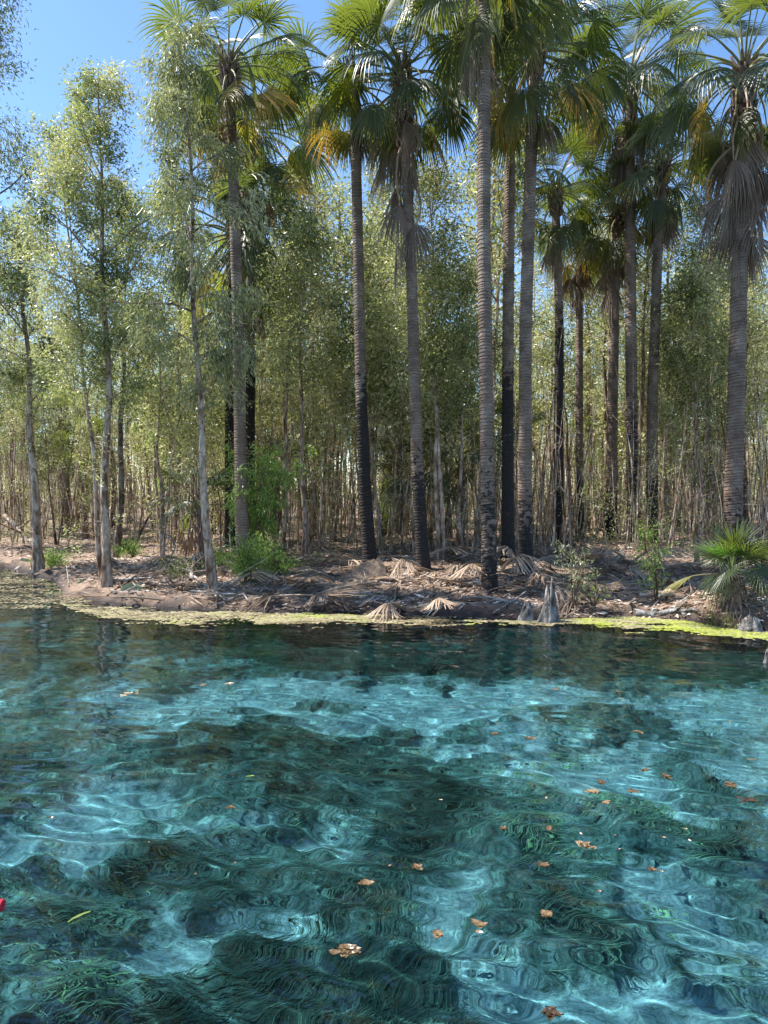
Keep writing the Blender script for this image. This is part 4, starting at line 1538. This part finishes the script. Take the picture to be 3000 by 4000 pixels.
BG = 'fallen branches on the bank'
for a in [
    ('long pale branch lying from the left paperbark foot towards the bushes', [gp(400, 2290, .05), gp(520, 2265, .06), gp(650, 2235, .15)], .028, 'driftwood', 4),
    ('thicker pale log lying right of the left paperbark foot', [gp(430, 2278, .05), gp(600, 2270, .05)], .045, 'driftwood', 1),
    ('dark stalk slanting up from a mud lump at the left water edge', [gp(415, 2335, .03), gp(530, 2280, .15), gp(660, 2220, .30)], .022, 'darkbark', 1),
    ('pale stick lying on the mud edge left of the leaning paperbark', [gp(430, 2310, .03), gp(520, 2325, .02)], .018, 'driftwood', 0),
    ('bleached curved branch on the mud below the green bush', [gp(760, 2270, .10), gp(880, 2360, .06), gp(950, 2335, .08), gp(970, 2365, .03)], .026, 'driftwood', 2),
    ('straight pale branch lying across the mud below the green bush', [gp(740, 2330, .04), gp(960, 2340, .05)], .024, 'driftwood', 0),
    ('brown frond stalk sticking out of the water edge mud', [gp(842, 2395, -.05), gp(865, 2340, .12)], .022, 'darkbark', 0),
    ('long thin pole lying across the back of the mud flat', [gp(240, 2195, .04), gp(420, 2205, .05)], .022, 'driftwood', 0),
    ('slanting pale pole propped in the litter left of the shaggy palm', [gp(1460, 2060, .9), gp(1620, 2180, .05)], .022, 'driftwood', 1),
    ('long reddish stalk lying behind the left water edge fronds', [gp(1000, 2310, .05), gp(1210, 2345, .05)], .028, 'darkbark', 0),
    ('pale branch arched over the litter below the green bush', [gp(1010, 2330, .04), gp(1090, 2270, .28), gp(1130, 2330, .04)], .016, 'driftwood', 0),
    ('slanting pale stalk running up right to the pointed stump', [gp(1920, 2410, .03), gp(2060, 2345, .12)], .022, 'driftwood', 1),
    ('white curved stalk lying before the nearest palm foot', [gp(1860, 2340, .06), gp(1930, 2350, .05), gp(2010, 2362, .03)], .026, 'driftwood', 0),
    ('leaning dead pole in the wood behind the blackened palm', [gp(2230, 2080, .6), gp(2380, 2050, 2.2)], .05, 'driftwood', 2),
    ('bent dead bough arching through the wood left of the rightmost palm', [gp(2640, 2070, 3.3), gp(2760, 2070, 3.0), gp(2850, 2060, 1.4)], .05, 'paperbark', 2),
    ('weathered grey log with dark underside lying on the right mud', [gp(2490, 2330, .06), gp(2560, 2345, .05), gp(2640, 2352, .03)], .055, 'driftwood', 1),
    ('half sunk silver log at the edge of the lime green algae', [gp(2470, 2408, .02), gp(2600, 2405, .06), gp(2680, 2415, .03)], .075, 'stumpwood', 3),
    ('thin twig fork poking up from the right mud', [gp(2700, 2370, 0), gp(2690, 2290, .25)], .012, 'darkbark', 1),
    ('forked stick poking from mud left of the young fan palm', [gp(2620, 2390, .0), gp(2710, 2350, .2)], .015, 'driftwood', 2),
    ('short upright stick standing in mud left of the tallest left paperbark', [gp(268, 2290, -.02), gp(262, 2285, .42)], .02, 'driftwood', 0),
    ('dark waterlogged branch poking out of the left inlet', [gp(30, 2270, -.03), gp(62, 2260, .25)], .02, 'charred', 2),
    ('charred black stump stick standing behind the right mud', [gp(2728, 2210, 0), gp(2715, 2200, .62)], .085, 'charred', 0),
    ('slanting dead trunk in shade behind the left trees', [gp(520, 2150, .05), gp(660, 2080, 2.2)], .05, 'charred', 1),
    ('slanting paperbark root limb sweeping down at the far left edge', [gp(20, 2130, 1.1), gp(120, 2160, .2)], .09, 'paperbark', 2),
    ('tangle of thin dead branches leaning between the two left paperbarks', [gp(640, 2240, .02), gp(690, 2200, .5), gp(640, 2180, .9)], .022, 'driftwood', 9),
    ('grey broken snag standing left of the leaning paperbark', [gp(745, 2270, -.03), gp(742, 2250, .42)], .06, 'driftwood', 4),
]:
    lab, P_, r_, mt_, fk = a
    stick('log' if r_ > .044 else 'fallen_branch', lab, 'log' if r_ > .044 else 'branch', P_, r_, mt_, BG, fk, len(lab) * 7 + int(P_[0][0] * 31) % 97)
for i in range(46):
    px, py = rgq.uniform(150, 2900), rgq.uniform(2090, 2360)
    if px < 330 and py > 2230:
        continue
    p = gp(px, py, .03)
    a, l = rgq.uniform(-.6, .6) + (rgq.random() < .5) * 3.14, rgq.uniform(.4, 1.5)
    q = p + np.array([math.cos(a) * l, math.sin(a) * l, 0])
    if q[1] < bank(q[0]) + .1:
        q[1] = p[1] + .3
    q[2] = float(gz(q[0], q[1])) + rgq.uniform(.02, .18)
    stick('fallen_branch', 'thin fallen branch ' + where(px, py), 'branch', [p, q], rgq.uniform(.010, .022), ['driftwood', 'paperbark'][i % 2],
          'thin fallen branches strewn over the bank', int(rgq.integers(0, 4)), 900 + i, 5)


def stump(label, px, py, D, w_px, h_px, seed, peak=1.0):
    rg = np.random.default_rng(seed)
    c = at(px, py, D)
    c[2] = -.08
    w, h = w_px / F * D / 2, h_px / F * D + .08
    n, s = 16, 26
    th = np.arange(s) * 2 * math.pi / s
    zf = np.linspace(0, 1, n)
    rim = 1 - .35 * (1 - np.cos(th - .4)) / 2 * peak + .10 * rg.normal(0, 1, s)
    V = []
    for k, z in enumerate(zf):
        r = w * (.42 + .58 * (1 - z) ** 1.7) * (1 + .16 * np.sin(5 * th + seed) * (1 - z) + .05 * rg.normal(0, 1, s))
        if z > .8:
            r = r * (1 - (z - .8) / .2 * .55)
        V.append(np.stack([r * np.cos(th) + .12 * w * z, r * .8 * np.sin(th), h * z * (rim * z + (1 - z))], -1))
    V = np.stack(V)
    v = np.concatenate([V.reshape(-1, 3), [[.1 * w, 0, h * .55]]])
    i = np.arange(n - 1)[:, None] * s
    j = np.arange(s)[None]
    j2 = (j + 1) % s
    f = np.stack([i + j, i + j2, i + s + j2, i + s + j], -1).reshape(-1, 4)
    mb = MB()
    mb.add(v, f)
    k = (n - 1) * s
    mb.f.append(np.array([[k + q, k + (q + 1) % s, n * s, -1] for q in range(s)]))
    mb.m.append(np.zeros(s, int))
    link('tree_stump', mb.mesh('tree_stump', [M['stumpwood']], True), None, c, label=label, category='stump')


stump('tall pointed silver grey stump standing at the water edge', 2140, 2432, 12.3, 95, 150, 3, 1.3)
stump('low blunt silver grey stump beside the tall pointed one', 2055, 2425, 12.45, 75, 75, 5, .6)
stump('broken waterlogged stump under the mound at the right edge', 2930, 2475, 11.5, 130, 60, 8, .4)
stump('dark jagged snag rising from the water at the right edge', 2996, 2600, 9.3, 40, 60, 9, .8)

# pale root mound at the foot of the scorched palm
rg = np.random.default_rng(12)
c = G(1395, 2262)
n, s = 14, 30
th = np.arange(s) * 2 * math.pi / s
V = []
for k in range(n):
    t = k / (n - 1)
    r = .78 * (1 - t) ** .8 * (1 + .10 * rg.normal(0, 1, s) * .6) + .05
    V.append(np.stack([r * np.cos(th) + .30 * t, r * .8 * np.sin(th) + .2 * t, (.52 * t ** 1.3) + .02 * rg.normal(0, 1, s)], -1))
V = np.stack(V)
i = np.arange(n - 1)[:, None] * s
j = np.arange(s)[None]
j2 = (j + 1) % s
mb = MB()
mb.add(V.reshape(-1, 3), np.stack([i + j, i + j2, i + s + j2, i + s + j], -1).reshape(-1, 4))
link('root_mound', mb.mesh('root_mound', [M['root_mass']], True), None, c + np.array([.12, .15, -.08]), label='pale fibrous root mound at the left foot of the scorched palm', category='root mound')

# ------------------------------------------------------------------ floating leaves


def wpt(px, py):
    d = ray(px, py)
    Y = -EYE / d[2]
    x = d[0] * Y
    return np.array([x, Y, float(wave(x, Y))])


def floater(label, px, py, w_px, n, tn, seed, L=.038, Wl=.019, name='floating_leaf_clump', cat='floating leaves', az=None, mat='deadleaf'):
    rg = np.random.default_rng(seed)
    c = wpt(px, py)
    ww = w_px / F * c[1] / 2 * (.8 if n > 1 else 1)
    n = max(1, int(n * .8))
    mb = MB()
    for k in range(n):
        q = rg.normal(0, .42, 2) * np.array([ww, ww * .9]) if n > 1 else np.zeros(2)
        a = rg.uniform(0, 6.28) if az is None else R(az)
        l, w = L * rg.uniform(.6, 1.2), Wl * rg.uniform(.7, 1.2)
        if n == 1:
            l, w = ww, Wl
        u = np.array([math.cos(a), math.sin(a), 0])
        s_ = np.array([-math.sin(a), math.cos(a), 0])
        z0 = float(wave(c[0] + q[0], c[1] + q[1])) - c[2] + .005 + .004 * rg.random()
        b = np.array([q[0], q[1], z0])
        vs_ = []
        for t, hw in ((-1, .05), (-.5, .8), (0, 1), (.5, .75), (1, .05)):
            cu = .25 * w * (1 - t * t) if n > 1 else -.12 * l * t * t
            m_ = b + u * l * t + s_ * cu + np.array([0, 0, .006 * abs(t) * rg.random()])
            vs_ += [m_ - s_ * w * hw + (0, 0, .004), m_ - (0, 0, .001), m_ + s_ * w * hw + (0, 0, .004)]
        f = []
        for r_ in range(4):
            f += [[r_ * 3, r_ * 3 + 1, r_ * 3 + 4, r_ * 3 + 3], [r_ * 3 + 1, r_ * 3 + 2, r_ * 3 + 5, r_ * 3 + 4]]
        mb.add(np.array(vs_), f, 0, np.full(15, np.clip(tn + rg.normal(0, .12), 0, 1)))
    link(name, mb.mesh(name, [M[mat]]), None, c, label=label, category=cat, group='leaves floating on the water')


for k, a in enumerate([
    ('largest tan leaf clump floating at right of centre', 2285, 3303, 72, 16, .75),
    ('tan leaf clump floating above the largest right clump', 2314, 3094, 42, 8, .75),
    ('small tan leaf clump just right of the upper tan clump', 2368, 3138, 30, 6, .75),
    ('long brown leaf clump on the bright streaks at right', 2598, 3037, 60, 10, .4),
    ('big brown leaf clump near the right edge', 2847, 3069, 62, 14, .5),
    ('very dark leaf clump near the right edge below the brown one', 2919, 3128, 80, 13, .05),
    ('small brown clump left of the long brown one', 2517, 3015, 34, 6, .35),
    ('small dark clump at the bottom of the bright streaks', 2345, 3058, 34, 5, .3),
    ('small flat brown clump right of the upper tan clump', 2470, 3095, 40, 6, .35),
    ('brown leaf clump floating in front of the bright ledge', 2065, 2888, 50, 9, .5),
    ('pale tan clump left of the one before the bright ledge', 1934, 2870, 34, 7, .7),
    ('brown leaf clump floating alone below the centre', 1631, 3383, 55, 9, .35),
    ('small round brown clump left of the largest clump', 2126, 3370, 32, 6, .4),
    ('small two leaf clump midway below the nearest palm reflection', 1970, 3245, 32, 4, .45),
    ('tiny brown leaf pair above the largest clump at left', 2146, 3250, 26, 3, .4),
    ('small brown clump at right below the largest clump', 2544, 3394, 34, 6, .45),
    ('small tan clump in the lower right shade', 2133, 3581, 26, 6, .6),
    ('brown double clump low in the middle', 1708, 3668, 38, 6, .5),
    ('ochre leaf pair floating low right of the middle', 1870, 3625, 38, 4, .55),
    ('wide tan leaf clump floating far left below the bank', 493, 2718, 95, 18, .92),
    ('small pale clump right of the wide far left one', 796, 2683, 32, 6, .85),
    ('small pinkish clump right of the pair near the ledge', 890, 2674, 30, 4, .95),
    ('small brown clump in the left middle water', 900, 3162, 28, 5, .4),
    ('large wet brown leaf clump in the lower middle', 1352, 3715, 105, 20, .55),
    ('slanting wet leaf clump above the large lower middle one', 1433, 3458, 75, 8, .45),
    ('dark twiggy clump poking up at the bottom edge', 2155, 3965, 45, 9, .02),
    ('tiny orange clump floating over the bright ledge', 2180, 2695, 60, 6, .5),
    ('tiny brown clump floating right of the bright ledge', 2410, 2705, 40, 4, .4),
    ('orange brown clump floating at right below the dark reflections', 2490, 2865, 55, 6, .6),
]):
    floater(*a, seed=700 + k)
floater('single pointed orange leaf floating near the right edge', 2933, 2974, 64, 1, .6, 1, Wl=.008, name='floating_leaf', az=2)
floater('single curved yellow green leaf floating low at left', 307, 3584, 95, 1, .9, 2, Wl=.010, name='floating_leaf', az=52, mat='leaf_bright')
floater('single green leaf floating left of the centre', 976, 3037, 34, 1, .6, 3, Wl=.014, name='floating_leaf', az=20, mat='leaf_bright')
floater('single pinkish white leaf floating low in the middle', 1871, 3656, 36, 1, 1, 4, Wl=.012, name='floating_leaf', az=-15)
floater('single yellow leaf floating far right below the reflections', 2850, 2820, 24, 1, .8, 5, Wl=.010, name='floating_leaf', az=70, mat='palm_yellow')
floater('thin brown leaf floating at right of the largest clump', 2589, 3281, 30, 1, .2, 6, Wl=.008, name='floating_leaf', az=-30)
floater('thin ochre leaf floating low right of centre', 2341, 3478, 24, 1, .55, 7, Wl=.009, name='floating_leaf', az=-35)
floater('dark small leaf pair floating in the left water', 199, 3200, 30, 1, .1, 8, Wl=.012, name='floating_leaf', az=10)
# scattered tiny leaves
for k in range(26):
    px, py = rgq.uniform(60, 2950), rgq.uniform(2560, 3500)
    floater('tiny dry leaf floating ' + ('far out ' if py < 2800 else 'in mid water ' if py < 3150 else 'close in ') + ('at the left' if px < 700 else 'left of centre' if px < 1400 else 'right of centre' if px < 2200 else 'at the right'), px, py, rgq.uniform(12, 22), 1, rgq.uniform(.3, 1), 800 + k, Wl=.007, name='floating_leaf', az=rgq.uniform(0, 180))

# red foam swimming noodle poking in at the left edge
c = wpt(-60, 3555)
mb = MB()
prof_ = [(-.55, .0), (-.55, .026), (-.545, .031), (.0, .032), (.062, .031), (.068, .026), (.068, .010), (.05, .009), (.05, 0)]
nn, ss = len(prof_), 20
V = np.array([[(x_, r_ * math.cos(q * 2 * math.pi / ss), r_ * math.sin(q * 2 * math.pi / ss)) for q in range(ss)] for x_, r_ in prof_])
i = np.arange(nn - 1)[:, None] * ss
j = np.arange(ss)[None]
mb.add(V.reshape(-1, 3), np.stack([i + j, i + (j + 1) % ss, i + ss + (j + 1) % ss, i + ss + j], -1).reshape(-1, 4))
o = link('foam_noodle', mb.mesh('foam_noodle', [M['redfoam']], True), None, c + np.array([0, 0, .02]), label='end of a red foam float poking in at the left edge', category='foam float')
o.rotation_euler = (0, R(-3), R(4))
o.location.x = wpt(12, 3555)[0] - .068
